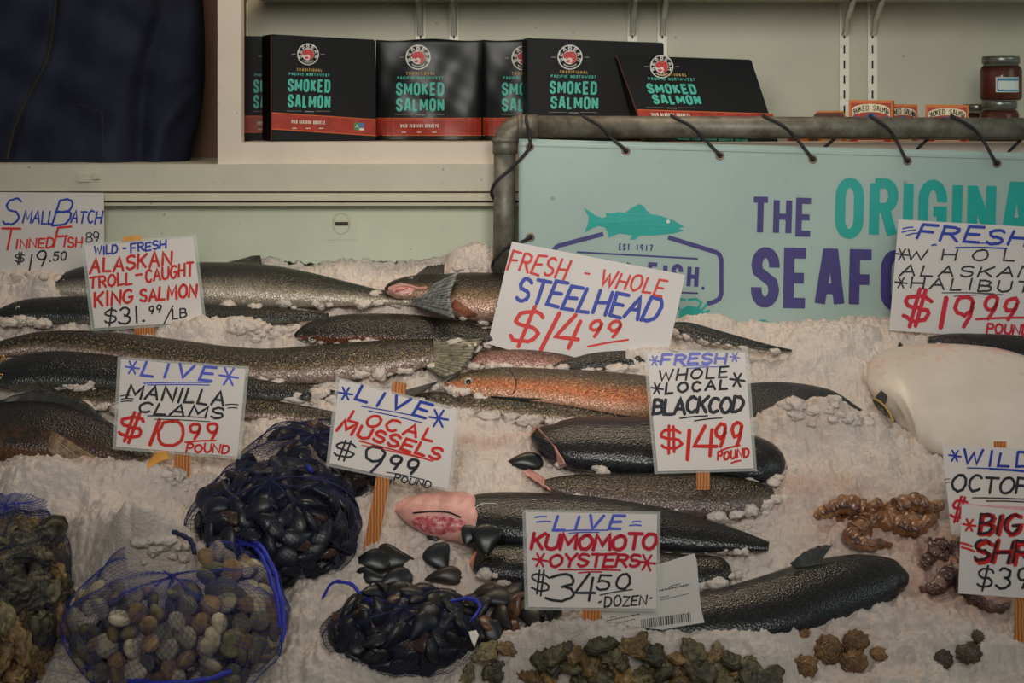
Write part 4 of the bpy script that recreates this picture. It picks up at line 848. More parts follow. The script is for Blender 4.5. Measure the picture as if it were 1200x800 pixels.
# printed paper label tucked behind the oyster sign
pl = Plane(P(760, 738, 3.05), V((.05, -1, .12)))
th = thing('paper_label', 'printed white paper label with a bar code, tucked behind the oyster sign', 'label', pl(760, 740))
q = [(690, 676), (765, 663), (814, 648), (817, 660), (819, 690), (822, 715), (828, 738), (800, 740), (760, 736), (708, 730)]
MB().prism([pl(*c) for c in q], [pl(*c, -.0006) for c in q]).build('sheet', M['paper'], th)
mb = MB(); rnd = random.Random(5)
for (x0, y0, x1, y1, w) in ((772, 692, 808, 684.5, 1.6), (785, 686.5, 797, 684, 1.3), (774, 703, 808, 695, .9), (774, 700, 784, 698, .9), (711, 727, 750, 719, 1.3), (716, 731, 745, 725, .9), (715, 723, 722, 722, .9)):
    t_ = 0.0
    while t_ < 1:                                              # rows of print too fine to read
        e = min(1, t_ + rnd.uniform(.03, .09)); ribbon(mb, pl, [(x0 + (x1 - x0) * t_, y0 + (y1 - y0) * t_), (x0 + (x1 - x0) * e, y0 + (y1 - y0) * e)], w, False); t_ = e + .025
rnd = random.Random(3); x = 752.0
while x < 810:
    w = rnd.choice((.6, .9, 1.5)); yb = 736 - (x - 752) * .14; ribbon(mb, pl, [(x, yb), (x - .8, yb - 10.5)], w, False); x += w + rnd.choice((.8, 1.1, 1.6))
mb.build('print', M['paperink'], th)

# ------------------------------------------------------------------ crushed ice bed
def vnoise(x, y, seed):
    r = np.random.default_rng(seed); T = r.random((256, 256)); xi = np.floor(x).astype(int); yi = np.floor(y).astype(int); fx = x - xi; fy = y - yi
    fx = fx * fx * (3 - 2 * fx); fy = fy * fy * (3 - 2 * fy); g = lambda a, b: T[a % 256, b % 256]
    return (g(xi, yi) * (1 - fx) + g(xi + 1, yi) * fx) * (1 - fy) + (g(xi, yi + 1) * (1 - fx) + g(xi + 1, yi + 1) * fx) * fy
def lumps(x, y, seed):
    r = np.random.default_rng(seed); JX = r.random((256, 256)); JY = r.random((256, 256)); HH = r.random((256, 256))
    xi = np.floor(x).astype(int); yi = np.floor(y).astype(int); best = np.full(x.shape, 9.0); hh = np.zeros(x.shape)
    for dx in (-1, 0, 1):
        for dy in (-1, 0, 1):
            a = (xi + dx) % 256; b = (yi + dy) % 256; d = (xi + dx + JX[a, b] - x) ** 2 + (yi + dy + JY[a, b] - y) ** 2
            m = d < best; best = np.where(m, d, best); hh = np.where(m, HH[a, b], hh)
    return np.clip(1 - np.sqrt(best) * 1.1, 0, 1) * (.4 + .6 * hh)
def plane_xs(px, py):
    p = I(px, py); return p.x, (p - O0).dot(UP), (p.y / FPX)
# mounds and hollows: photo centre, half sizes in photo pixels, height (m)
BUMPS = [(45, 338, 60, 18, .022), (300, 388, 75, 14, .022), (365, 468, 40, 14, .020), (215, 395, 40, 12, .02), (565, 312, 34, 16, .035), (470, 355, 26, 10, .03),
         (90, 560, 110, 30, .018), (185, 575, 50, 20, .03), (70, 585, 60, 18, .02), (255, 575, 30, 14, .02), (178, 672, 58, 26, .120), (130, 640, 50, 22, .04), (110, 600, 80, 30, .03), (570, 500, 50, 22, .006), (560, 545, 46, 20, .004),
         (690, 436, 60, 8, .004), (830, 375, 60, 14, .02), (970, 410, 70, 26, .020), (760, 425, 40, 10, .02), (830, 432, 70, 14, .02), (925, 508, 70, 20, .036), (975, 500, 60, 22, .03), (1000, 392, 40, 8, .006), (1010, 540, 80, 34, .022),
         (690, 655, 60, 10, .012), (870, 650, 60, 16, .012), (640, 778, 74, 24, .050), (712, 778, 66, 24, .056), (800, 784, 60, 20, .030), (860, 762, 90, 18, .024), (960, 735, 80, 18, .018), (1030, 720, 60, 20, .022), (360, 720, 30, 46, .022), (400, 790, 70, 22, .012), (1110, 740, 60, 20, .012), (1080, 570, 60, 26, .012), (500, 620, 50, 30, .006), (440, 640, 30, 24, .004),
         (30, 610, 40, 36, .040), (900, 620, 90, 18, .006), (620, 690, 40, 10, .006)]
HOLLOWS = [(900, 350, 420, 24, -.030), (700, 345, 120, 14, -.012), (1120, 470, 130, 60, -.012), (820, 560, 130, 60, -.010), (200, 440, 260, 40, -.008)]
STAINS = [(600, 520, 60, 26, .35), (520, 610, 60, 20, .35), (1010, 605, 90, 34, .8), (1110, 640, 60, 50, .95), (1150, 700, 50, 30, .9), (1080, 690, 50, 30, .6), (920, 580, 50, 20, .5), (560, 525, 26, 6, .9), (990, 760, 60, 24, .4), (930, 510, 60, 30, .25), (60, 545, 90, 24, .35), (160, 545, 60, 20, .4), (590, 660, 40, 20, .3), (490, 340, 40, 14, .3), (520, 695, 60, 16, .3)]
NX, NS = 860, 520
xs = np.linspace(-1.06, 1.06, NX); ss = np.linspace(-.16, 1.125, NS); GX, GS = np.meshgrid(xs, ss, indexing='ij')
H = np.zeros_like(GX); ST = np.zeros_like(GX)
def blob(l, A):
    for (px, py, rx, ry, a) in l:
        x, s, k = plane_xs(px, py); A += a * np.exp(-(((GX - x) / (rx * k)) ** 2 + ((GS - s) / (ry * k / .66)) ** 2))
blob(BUMPS, H); blob(HOLLOWS, H); blob(STAINS, ST)
def billow(f, seed): return np.abs(2 * vnoise(GX * f + .3 * vnoise(GX * f * .7, GS * f * .7, seed + 50), GS * f, seed) - 1)
H *= 1.25
H += (vnoise(GX * 7, GS * 7, 1) - .5) * .024
for f_, a_, s_ in ((12, .020, 2), (27, .011, 3), (58, .0078, 4), (120, .0052, 5), (250, .0030, 6)): H += (billow(f_, s_) - .42) * a_
H += .003
ST = np.clip(ST, 0, 1)
def ice_h(px, py):
    x, s, k = plane_xs(px, py); i = int(np.clip((x + 1.06) / 2.12 * (NX - 1), 0, NX - 1)); j = int(np.clip((s + .16) / 1.285 * (NS - 1), 0, NS - 1)); return float(H[i, j])
pts = np.stack([GX, O0.y + GS * CS - H * SN, O0.z + GS * SN + H * CS], -1)
pts[..., 1] = np.minimum(pts[..., 1], 3.968)
nv = NX * NS; v = pts.reshape(-1, 3)
i, j = np.meshgrid(np.arange(NX - 1), np.arange(NS - 1), indexing='ij'); q = np.stack([i * NS + j, (i + 1) * NS + j, (i + 1) * NS + j + 1, i * NS + j + 1], -1).reshape(-1, 4)
ring = [a * NS for a in range(NX)] + [(NX - 1) * NS + b for b in range(1, NS)] + [a * NS + NS - 1 for a in range(NX - 2, -1, -1)] + [b for b in range(NS - 2, 0, -1)]
low = v[ring].copy(); low[:, 2] = .47; v2 = np.vstack([v, low]); nr = len(ring)
sides = [(ring[(k + 1) % nr], ring[k], nv + k, nv + (k + 1) % nr) for k in range(nr)]
me = bpy.data.meshes.new('crushed_ice'); me.from_pydata(v2.tolist(), [], q.tolist() + sides); me.update()
me.polygons.foreach_set('use_smooth', [True] * len(q) + [False] * nr)
st_ = pts[::3, ::3]; a_, b_ = st_.shape[:2]; i_, j_ = np.meshgrid(np.arange(a_ - 1), np.arange(b_ - 1), indexing='ij')
ice_bvh = BVHTree.FromPolygons(st_.reshape(-1, 3).tolist(), np.stack([i_ * b_ + j_, (i_ + 1) * b_ + j_, (i_ + 1) * b_ + j_ + 1, i_ * b_ + j_ + 1], -1).reshape(-1, 4).tolist())
def on_ice(px, py, up=0.0):
    h = ice_bvh.ray_cast(EYE, ray(px, py).normalized()); p = h[0] if h[0] is not None else I(px, py, ice_h(px, py)); return p + NR * up
at = me.attributes.new('stain', 'FLOAT', 'POINT'); at.data.foreach_set('value', np.r_[ST.reshape(-1), np.zeros(nr)])
me.materials.append(M['ice']); ice = bpy.data.objects.new('crushed_ice', me); C.objects.link(ice); ice['kind'] = 'stuff'
tag(ice, 'heaped bed of crushed ice sloping up to the wall', 'ice')

# ------------------------------------------------------------------ fish
TH = .5                                                        # body thickness against height
KH = math.sqrt((SN * .985 + CS * .17) ** 2 * 0 + .655 ** 2 + (.76 * TH) ** 2)
def fin(parent, name, base, tip, mat, th=.0022, n=18, m=7, off=0.0, label=None, curl=.0):
    """base and tip are lists of (px, py, height over the ice slope)"""
    A = polyline([I(*b) for b in base], n); B = polyline([I(*b) for b in tip], n); top = []; bot = []
    for i in range(n):
        r = []; b_ = []
        for j in range(m):
            f = j / (m - 1); p = V(A[i]) * (1 - f) + V(B[i]) * f + NR * (off + curl * math.sin(math.pi * f) + .0012 * math.sin(i * 1.9) * f)
            r.append(p); b_.append(p - NR * th * (1 - .6 * f))
        top.append(r); bot.append(b_)
    mb = MB(); uv = lambda i, j: (0 if j < m else 1, i / (n - 1)) ; mb.grid([a + b[::-1] for a, b in zip(top, bot)], 0, True, uv)
    mb.face([i for i in range(2 * m)]); mb.face([(n - 1) * 2 * m + i for i in reversed(range(2 * m))])
    o = mb.build(name, mat, parent, True)
    if label: lab(o, label)
    return o
class Fish: pass
OUT = []
def fish(name, label, cat, st, mat, h=.012, th=TH, n=56, seg=28, tail=None, flip=False, eye=None, eyer=4.5, eyemat='eye', gill=None, mouth=None, lip=None, roll=.62, tailh=None):
    """st: body outline stations (px, py centre, half height in px) from the nose"""
    S = smooth_path(st, n); OUT.append((S, h)); cen = [I(a, b, h) for a, b, _ in S]; rows = []; f = Fish(); hts = []
    for i in range(n):
        T = (cen[min(i + 1, n - 1)] - cen[max(i - 1, 0)]); T = (T - NR * T.dot(NR)).normalized(); U = NR.cross(T)
        if U.dot(UP) < 0: U = -U
        kk = cen[i].y / FPX; a = max(.6, S[i][2]) * kk / math.sqrt(.655 ** 2 + (.76 * th) ** 2); b = a * th; r = []; hts.append(b)
        for j in range(seg):
            t = 2 * math.pi * j / seg; c, s = math.cos(t), math.sin(t)
            r.append(cen[i] + U * (a * c) + NR * (b * math.copysign(abs(s) ** .85, s)))
        rows.append(r)
    mb = MB()
    def uv(i, j):
        c = math.cos(2 * math.pi * j / seg - roll); w = .5 + .5 * c; return (i / (n - 1), 1 - w if flip else w)
    b0 = mb.grid(rows, 0, True, uv)
    for e, i in ((0, 0), (1, n - 1)):
        c = mb.add(sum(rows[i], V()) / seg, float(e), .5)
        for j in range(seg):
            a, b = b0 + i * seg + j, b0 + i * seg + (j + 1) % seg; mb.face((c, b, a) if e == 0 else (c, a, b))
    low = min(cen, key=lambda p: p.z); mid = sum(cen, V()) / n
    root = thing(name, label, cat, V((mid.x, mid.y, mid.z)) - NR * max(hts)); body = mb.build('body', mat, root, True); f.root = root; f.body = body; f.bvh = mb.bvh(); f.h = h
    def surf(px, py, off=.0005): return onto(f.bvh, px, py, off, I(px, py, h + .01))
    f.surf = surf
    t0, t1 = tailh or (h + .004, h + .010)
    if tail: fin(root, 'tail_fin', [(a, b, t0) for a, b in tail[0]], [(a, b, t1) for a, b in tail[1]], tail[2], n=30, m=9)
    if eye:
        c = surf(*eye, 0); r = eyer * c.y / FPX; d = (EYE - c).normalized()
        nd = (NR * .5 + d).normalized(); e1 = nd.orthogonal().normalized(); e2 = nd.cross(e1)
        def dome(R, k, z0, seg_=18):
            g = MB(); g.grid([[c + (e1 * math.cos(2 * math.pi * q / seg_) + e2 * math.sin(2 * math.pi * q / seg_)) * R * math.cos(x) + nd * (z0 + R * k * math.sin(x)) for q in range(seg_)] for x in np.linspace(0, math.pi / 2 - .02, 7)], 0, True); return g
        eo = dome(r, .35, -.0008).build('eye', M[eyemat], root, True); dome(r * .55, .4, r * .22).build('pupil', M['pupil'], eo, True)
    for nm, p, rad, mt in ((('gill_slit', gill, .0012, 'slit'),) if gill else ()) + ((('mouth_slit', mouth, .0011, 'slit'),) if mouth else ()) + ((('lip', lip, .0022, 'lip'),) if lip else ()):
        q = [surf(a, b, .0003) for a, b in smooth_path(p, 18)]; MB().tube(q, [rad * (.35 + .65 * math.sin(math.pi * (i + .5) / 18)) for i in range(18)], 6).build(nm, M[mt], root, True)
    return f
def pfin(f, name, base, tip, mat, off=.0015, label=None, n=14, m=7):     # fin lying on the flank
    A = polyline([f.surf(*b) for b in base], n); B = polyline([f.surf(*b) for b in tip], n); A2 = polyline(base, n); B2 = polyline(tip, n); top = []
    for i in range(n):
        top.append([f.surf(*(A2[i] * (1 - t) + B2[i] * t), off + .002 * t) for t in np.linspace(0, 1, m)])
    bot = [[p + ray(600, 450).normalized() * .0018 for p in r[::-1]] for r in top]
    mb = MB(); mb.grid([a + b for a, b in zip(top, bot)], 0, True, lambda i, j: (0, i / (n - 1))); mb.face(range(2 * m)); mb.face([(n - 1) * 2 * m + i for i in reversed(range(2 * m))])
    o = mb.build(name, mat, f.root, True)
    if label: lab(o, label)
    return o

F = fish('king_salmon', 'silver-sided salmon with dark back, topmost at left, below the round wall lock', 'fish', [(52, 336, 3), (75, 334, 15), (120, 331, 23), (240, 332, 26), (300, 334, 26), (350, 338.5, 22), (400, 344, 15.5), (440, 347.5, 9.5), (470, 349.5, 8), (490, 350, 9)], M['f_king'], h=.016,
         tail=([(483, 345), (483, 356)], [(538, 317), (531, 334), (527, 345), (529, 358), (533, 373)], M['fin_tail']), tailh=(.035, .088))
fin(F.root, 'dorsal_fin', [(258, 309, .02), (307, 310, .02)], [(296, 300, .022), (305, 299, .022)], M['fin_dark'])
F = fish('salmon', 'dark-backed salmon with its pale-chinned head at the left edge below the small batch sign', 'fish', [(-10, 372, 3), (5, 368, 9), (30, 364, 14), (70, 363, 16), (110, 364, 17), (200, 368, 15), (260, 369, 12), (330, 370, 9), (385, 370, 3)], M['f_dark'], h=.014,
         eye=(21, 361), eyer=3, gill=[(86, 351), (93, 358), (94, 366), (89, 376)], mouth=[(-2, 371), (12, 371), (27, 375)])
F = fish('salmon', 'brown salmon with open pink mouth, lying behind the steelhead sign beside the pipe post', 'fish', [(452, 341, 4), (463, 339, 11), (490, 337, 16), (520, 343, 24), (560, 347, 29), (600, 350, 29), (640, 353, 22), (670, 356, 6)], fish_mat('olive_brown_salmon_skin', L(180, 146, 128), L(104, 86, 60), L(30, 24, 19), lo=.35, hi=.74), h=.036,
         eye=(482, 326.5), eyer=2.5)
fin(F.root, 'dorsal_fin', [(483, 325, .05), (520, 322, .05)], [(500, 312, .05), (521, 309, .05)], M['fin_dark'])
mb = MB(); g = []
for a in np.linspace(0, 1, 14):
    w = 6.5 * math.sin(math.pi * (a * .85 + .12)); x = 455 + 34 * a; y = 339 - 1.5 * a; g.append([F.surf(x, y + w * s, .001 + .0015 * (1 - abs(s))) for s in np.linspace(-1, 1, 7)])
mb.grid(g); lab(mb.build('open_mouth', M['pinkflesh'], F.root, True), 'pink open mouth')
mb = MB(); mb.tube([F.surf(x, y, .002) for x, y in smooth_path([(456, 341), (466, 335), (480, 335), (490, 338), (500, 337)], 14)], .003, 8); mb.build('jaw_edge', M['lip'], F.root, True)
mb = MB(); mb.tube([F.surf(x, y, .003) for x, y in smooth_path([(460, 342), (470, 339), (478, 337)], 8)], .0025, 8); mb.build('throat', M['redgill'], F.root, True)
pfin(F, 'pelvic_fin', [(533, 350), (529, 356), (528, 363)], [(560, 369), (555, 371), (548, 371)], M['fin_orange'], label='orange-brown pelvic fin')

F = fish('salmon', 'dark coppery salmon with a pale eye, its head in ice below the topmost fish', 'fish', [(346, 394, 2), (353, 391, 6), (367, 388, 12), (395, 386, 17), (430, 385, 18), (480, 387, 19), (530, 391, 16), (570, 396, 12), (610, 402, 8), (640, 405, 3)], M['f_coho'], h=.016,
         eye=(366, 397), eyer=5, gill=[(404, 383), (415, 389), (418, 396), (416, 403)], mouth=[(349, 397), (354, 400), (360, 402)])
F = fish('spotted_salmon', 'long speckled salmon with a wide spotted tail reaching the steelhead sign', 'fish', [(-18, 410, 4), (0, 408, 9), (30, 404, 13), (60, 402, 15), (120, 406, 18), (200, 417, 20), (260, 425, 20), (310, 428, 20), (360, 427, 22), (410, 423, 22), (450, 419, 21), (480, 415, 18.5), (497, 413.5, 17), (508, 413, 17)], M['f_speck'], h=.018,
         tail=([(497, 397), (502, 412), (499, 430)], [(575, 381), (569, 394), (560, 406), (552, 420), (540, 434), (520, 442)], M['fin_spot']), eye=(2, 419), eyer=4, eyemat='eyegold')
F = fish('salmon', 'dark blue-grey salmon with a clear gill line, second head up from the brown rockfish', 'fish', [(-14, 440, 6), (0, 440, 15), (25, 437, 21), (60, 434, 23), (110, 436, 22), (160, 441, 19), (230, 448, 15), (290, 455, 12.5), (350, 460, 9.5), (400, 465, 6), (430, 469, 3)], M['f_dark'], h=.018,
         eye=(1, 441), eyer=4, eyemat='eyegold', gill=[(28, 425), (37, 437), (45, 448), (52, 455)], mouth=[(-5, 452), (3, 454), (10, 456)])
F = fish('spotted_salmon', 'slim gold-speckled salmon showing only its back above the mussel bags', 'fish', [(30, 476, 4), (60, 469, 10), (110, 466, 13), (200, 470, 14), (290, 478, 13), (350, 485, 10.5), (390, 490, 8), (430, 494, 5), (450, 497, 2)], M['f_speck'], h=.010)
fin(F.root, 'tail_fin', [(425, 470, .02), (428, 480, .02)], [(515, 446, .03), (498, 458, .03), (478, 466, .03)], M['fin_dark'])
F = fish('rockfish', 'brown mottled fish with a raised dark fin, at the left edge below the salmon', 'fish', [(-70, 500, 24), (-20, 503, 33), (20, 505, 36), (60, 508, 35), (100, 515, 28), (135, 525, 19), (165, 534, 10), (182, 538, 3)], M['f_rock'], h=.016)
fin(F.root, 'dorsal_fin', [(-20, 480, .035), (60, 478, .035), (135, 515, .03)], [(-10, 472, .05), (25, 460, .05), (60, 457, .05), (100, 470, .045), (137, 503, .035)], M['fin_dark'], n=30, label='dark raised dorsal fin')
pfin(F, 'pectoral_fin', [(60, 503), (55, 522)], [(124, 541), (100, 550), (70, 547)], M['fin_brown'], label='ribbed pale brown pectoral fin')

F = fish('salmon', 'dull pink-flanked fish showing under the bottom edge of the steelhead sign', 'fish', [(545, 424, 4), (570, 420, 11), (610, 419, 15), (650, 423, 12), (685, 428, 5)], M['f_pink'], h=.010)
F = fish('salmon', 'dark slim fish back between the steelhead and blackcod signs', 'fish', [(642, 432, 2), (670, 427, 7), (710, 422, 11), (760, 420, 12), (800, 420, 8), (830, 420, 3)], M['f_dark'], h=.016)
F = fish('steelhead', 'orange-flanked steelhead with a bright round eye, left of the blackcod sign', 'fish', [(521, 451, 2.5), (530, 450, 7), (548, 449, 14), (575, 450, 19), (600, 451, 21), (650, 455, 23), (700, 460, 25.5), (757, 466, 26), (800, 470, 22), (840, 473, 15), (872, 476, 8)], M['f_steel'], h=.020,
         eye=(549, 447.5), eyer=5.5, gill=[(597, 433), (603, 442), (605, 452), (600, 463)], mouth=[(523, 450), (530, 454), (536, 461)], lip=[(523, 448), (532, 452), (540, 462), (544, 464)])
pfin(F, 'pectoral_fin', [(575, 464), (582, 468)], [(637, 467), (600, 470)], M['fin_dark'], off=.003)
F = fish('spotted_salmon', 'gold-speckled fish showing only a narrow back below the orange steelhead', 'fish', [(485, 466, 4), (505, 468, 9), (560, 474, 13), (620, 480, 14), (680, 485, 13), (730, 489, 9), (775, 492, 4)], M['f_speck'], h=.010)
F = fish('salmon', 'maroon-dark fish with a bladed end poking out right of the blackcod sign', 'fish', [(1013, 484, 2), (995, 479, 8), (965, 471, 17), (925, 473, 26), (885, 478, 29), (840, 484, 27), (800, 488, 20), (770, 490, 8)], M['f_maroon'], h=.016, th=.35)
F = fish('black_cod', 'glossy headed black cod with a pink collar, the upper one behind the blackcod sign', 'fish', [(627, 505, 7), (636, 510, 14), (650, 515, 23), (675, 519, 30), (720, 521, 32), (770, 524, 33), (820, 529, 32), (870, 537, 29), (898, 542, 24), (914, 545, 14), (920, 546, 5)], M['f_codcut'], h=.022)
fin(F.root, 'collar_flap', [(624, 500, .02), (640, 522, .02), (655, 545, .02)], [(630, 500, .045), (650, 522, .045), (664, 544, .045)], M['pinkflesh'], n=14, m=5, th=.006, label='pink cut collar')
F = fish('black_cod', 'grey-bellied headed cod with a gold-flecked back, second from the top behind the blackcod sign', 'fish', [(636, 567, 4), (650, 568, 9), (680, 571, 15), (740, 577, 22), (800, 580, 25), (850, 582, 24), (885, 580, 17), (906, 578, 7)], M['f_grey'], h=.016)
fin(F.root, 'collar_flap', [(620, 549, .012), (636, 558, .012), (650, 571, .012)], [(612, 552, .022), (630, 564, .022), (645, 574, .022)], M['pinkflesh'], n=14, m=5, th=.008, label='pink cut collar')
F = fish('black_cod', 'black cod with its pink cut head end showing, passing behind the oyster sign', 'fish', [(543, 604, 14), (552, 604, 23), (575, 606, 28), (610, 609, 31), (650, 612, 32), (700, 615, 31), (770, 620, 25), (820, 627, 19.5), (860, 633, 13), (888, 638, 8), (901, 640, 5)], M['f_cod'], h=.022)
S_ = [(463, 595, 3), (474, 597, 12), (495, 601, 21), (520, 604, 26), (544, 606, 28), (556, 608, 25), (565, 609, 14)]
n_ = 30; Q = smooth_path(S_, n_); mb = MB(); rows = []
for a, b, hh in Q:
    c = I(a, b, .022); k = c.y / FPX; aa = hh * k / .755; rows.append([c + UP * aa * math.cos(t) + NR * (.55 * aa * math.sin(t) + .002 * math.sin(5 * t + a * .3)) for t in np.linspace(0, 2 * math.pi, 26, endpoint=False)])
b0 = mb.grid(rows, 0, True); mb.face(range(26)); ch = mb.build('cut_head', M['pinkflesh'], F.root, True); lab(ch, 'pink flesh of the cut head end'); bv = mb.bvh()
mb = MB(); g = []
for a in np.linspace(0, 1, 16):
    x = 482 + 63 * a; yc = 611 + 3 * math.sin(a * 3) + 3 * a; w = 11 * math.sin(math.pi * (a * .9 + .05)) ** .6; g.append([onto(bv, x, yc + w * s, .0016 * (1 - s * s) + .0003, I(x, yc + w * s, .04)) for s in np.linspace(-1, 1, 9)])
mb.grid(g); lab(mb.build('gill', M['redgill'], ch, True), 'red ribbed gill')
mb = MB(); mb.tube([onto(bv, x, y, .001, I(x, y, .04)) for x, y in smooth_path([(484, 601), (505, 599), (525, 600), (540, 606)], 14)], .0016, 6); mb.build('gill_slit', M['slit'], ch, True)
mb = MB(); mb.tube([F.surf(x, y, .004 if i in (0,) else .0015) for i, (x, y) in enumerate(smooth_path([(549, 605), (558, 594), (566, 590), (582, 590)], 14))], .0008, 5); mb.build('loose_line', M['whiteink'], F.root, True)
F = fish('black_cod', 'black cod with mussels resting on it, its pink edge left of the oyster sign', 'fish', [(552, 656, 6), (560, 657, 13), (580, 659, 20), (650, 664, 24), (720, 668, 24), (780, 670, 21), (820, 669, 17.5), (846, 668, 15), (855, 667, 8)], fish_mat('pink_edged_cod_skin', L(42, 40, 44), L(26, 26, 30), L(20, 20, 19), gold=.15, lo=.2, hi=.6, rough=.24, metal=0.0, scale_bump=.3, cut=(.085, L(204, 132, 110))), h=.014)
F = fish('black_cod', 'big glossy black cod at lower right, snout to the right and a fin standing up', 'fish', [(1064, 673, 3), (1057, 674, 13), (1042, 675, 22), (1010, 682, 31), (960, 695, 35), (920, 708, 35), (870, 719, 32), (825, 724, 28), (770, 731, 21), (720, 736, 12), (700, 737, 5)], M['f_cod'], h=.018)
fin(F.root, 'dorsal_fin', [(933, 666, .05), (962, 661, .05)], [(926, 660, .06), (942, 646, .062), (960, 639, .062), (976, 638, .062), (966, 648, .058)], M['fin_dark'], n=26)
F = fish('salmon', 'thin dark fish back sticking out of the ice right of the steelhead sign', 'fish', [(788, 382, 5), (805, 386, 9), (835, 393, 8), (870, 401, 6), (905, 408, 3.5), (928, 411, 1.5)], M['f_dark'], h=.022)
F = fish('salmon', 'dark fish in shade behind the halibut, below the halibut sign', 'fish', [(1088, 398, 4), (1105, 401, 10), (1130, 404, 14), (1190, 410, 18), (1260, 414, 14), (1290, 416, 5)], M['f_dark'], h=.006)
F = fish('halibut', 'big white-bellied halibut lying flat at the right edge', 'fish', [(1033, 470, 8), (1039, 468, 34), (1052, 466, 54), (1078, 465, 63), (1115, 468, 69), (1155, 476, 74), (1195, 487, 70), (1240, 500, 58), (1290, 512, 34), (1320, 518, 10)], M['f_hal'], h=.004, th=.28, n=60)
fin(F.root, 'side_fin', [(1058, 404, .01), (1050, 430, .02), (1043, 452, .02), (1038, 472, .02)], [(1054, 400, .012), (1043, 430, .02), (1036, 452, .02), (1022, 470, .02)], M['fin_dark'], n=24, label='dark edge fin along the head side')
fin(F.root, 'pectoral_fin', [(1022, 466, .018), (1034, 474, .022), (1046, 486, .022)], [(1026, 476, .020), (1036, 486, .022), (1052, 496, .022)], M['fin_dark'], n=16, m=5)
MB().tube([I(a, b, .026) for a, b in smooth_path([(1023, 466), (1034, 473), (1042, 483), (1047, 494)], 14)], .0022, 6).build('fin_ridge', M['gold'], F.root, True)

# loose crumbs of ice along the fish
mb = MB(); rr_ = random.Random(11); sph = bmesh.new(); bmesh.ops.create_icosphere(sph, subdivisions=3, radius=1.0); sv = [v_.co.copy() for v_ in sph.verts]; sf = [[v_.index for v_ in f_.verts] for f_ in sph.faces]; sph.free()
from mathutils import noise as mnoise
def crumb(p, r):
    b0 = len(mb.v); o = V((rr_.uniform(0, 50), rr_.uniform(0, 50), 0)); ax = (rr_.uniform(.9, 1.6), rr_.uniform(.7, 1.1), rr_.uniform(.6, .9))
    for c in sv:
        d = r * (1 + .42 * mnoise.fractal(c * 1.6 + o, .7, 2.1, 4)); mb.add(p + EX * c.x * d * ax[0] + UP * c.y * d * ax[1] + NR * c.z * d * ax[2])
    for f_ in sf: mb.face([b0 + q for q in f_])
for S, h in OUT[:-1]:
    for k in range(4):
        i = rr_.randrange(4, len(S) - 4); x0, y0, hh = S[i]
        for q in range(rr_.randrange(4, 9)):
            x = x0 + rr_.gauss(0, 22); jx = int(np.argmin(np.abs(S[:, 0] - x))); y = S[jx][1] + S[jx][2] * rr_.uniform(.7, 1.05)
            if abs(S[jx][0] - x) < 14: crumb(I(x, y, h * .3 + rr_.uniform(.004, .016)), rr_.uniform(.004, .013))
for (cx, cy, sx, sy, n_) in ((300, 386, 40, 8, 26), (365, 467, 26, 8, 16), (600, 418, 30, 6, 10), (930, 470, 50, 10, 26), (985, 486, 30, 8, 14), (690, 560, 60, 8, 10), (880, 600, 30, 8, 8), (60, 322, 40, 8, 14), (215, 560, 30, 10, 14), (560, 318, 24, 6, 8), (190, 640, 36, 16, 20)):
    for k in range(n_):
        x, y = rr_.gauss(cx, sx * .6), rr_.gauss(cy, sy * .6); crumb(on_ice(x, y, .0), rr_.uniform(.004, .012))
oc = mb.build('ice_crumbs', M['ice'], None, True); oc['kind'] = 'stuff'; tag(oc, 'loose crumbs of ice lying along the fish', 'ice')

# ------------------------------------------------------------------ octopus
from mathutils import noise as mnoise
def blobby(name, label, cat, mat, cx, cy, rx, ry, hh, seed, arms, h0=0.0):
    root = thing(name, label, cat, I(cx, cy, -.01)); k = I(cx, cy).y / FPX; c = I(cx, cy, h0); g = []
    def rough(p, amp): return p + NR * (amp * (mnoise.fractal(p * 34, .8, 2.0, 4) + .6 * mnoise.noise(p * 90))) - V((0, amp * .5 * mnoise.noise(p * 50 + V((9, 0, 0))), 0))
    for a in np.linspace(0, math.pi, 46):
        r = []
        for b in np.linspace(0, 2 * math.pi, 90, endpoint=False):
            n1 = 1 + .18 * math.sin(3 * b + seed) * math.sin(2 * a + seed) + .12 * math.sin(7 * b + 3 * a)
            r.append(rough(c + EX * (rx * k * math.sin(a) * math.cos(b) * n1) + UP * (ry * k / .7 * math.sin(a) * math.sin(b) * n1) + NR * (hh * math.cos(a) * n1), .011))
        g.append(r)
    mb = MB(); mb.grid(g, 0, True); mb.build('mantle', mat, root, True)
    for p, r0 in arms:
        q = smooth_path([(a, b, d) for a, b, d in p], 60); pts = [rough(I(*t), .004) for t in q]; rr = [r0 * (1 - .75 * i / 59) * (1 + .12 * math.sin(i * .9)) for i in range(60)]
        ar = MB(); ar.tube(pts, rr, 14); ar.v = [rough(v_, .0035) for v_ in ar.v]; ar = ar.build('arm', mat, root, True)
        sk = MB()
        for i in range(4, 54, 4):
            o = pts[i] + NR * rr[i] * .7 - UP * rr[i] * .62; m_ = rr[i] * .36
            sk.tube([o + (EX * math.cos(t) + UP * math.sin(t)) * m_ for t in np.linspace(0, 2 * math.pi, 9)], m_ * .35, 5)
        sk.build('suckers', M['octodark'], ar, True)
    return root
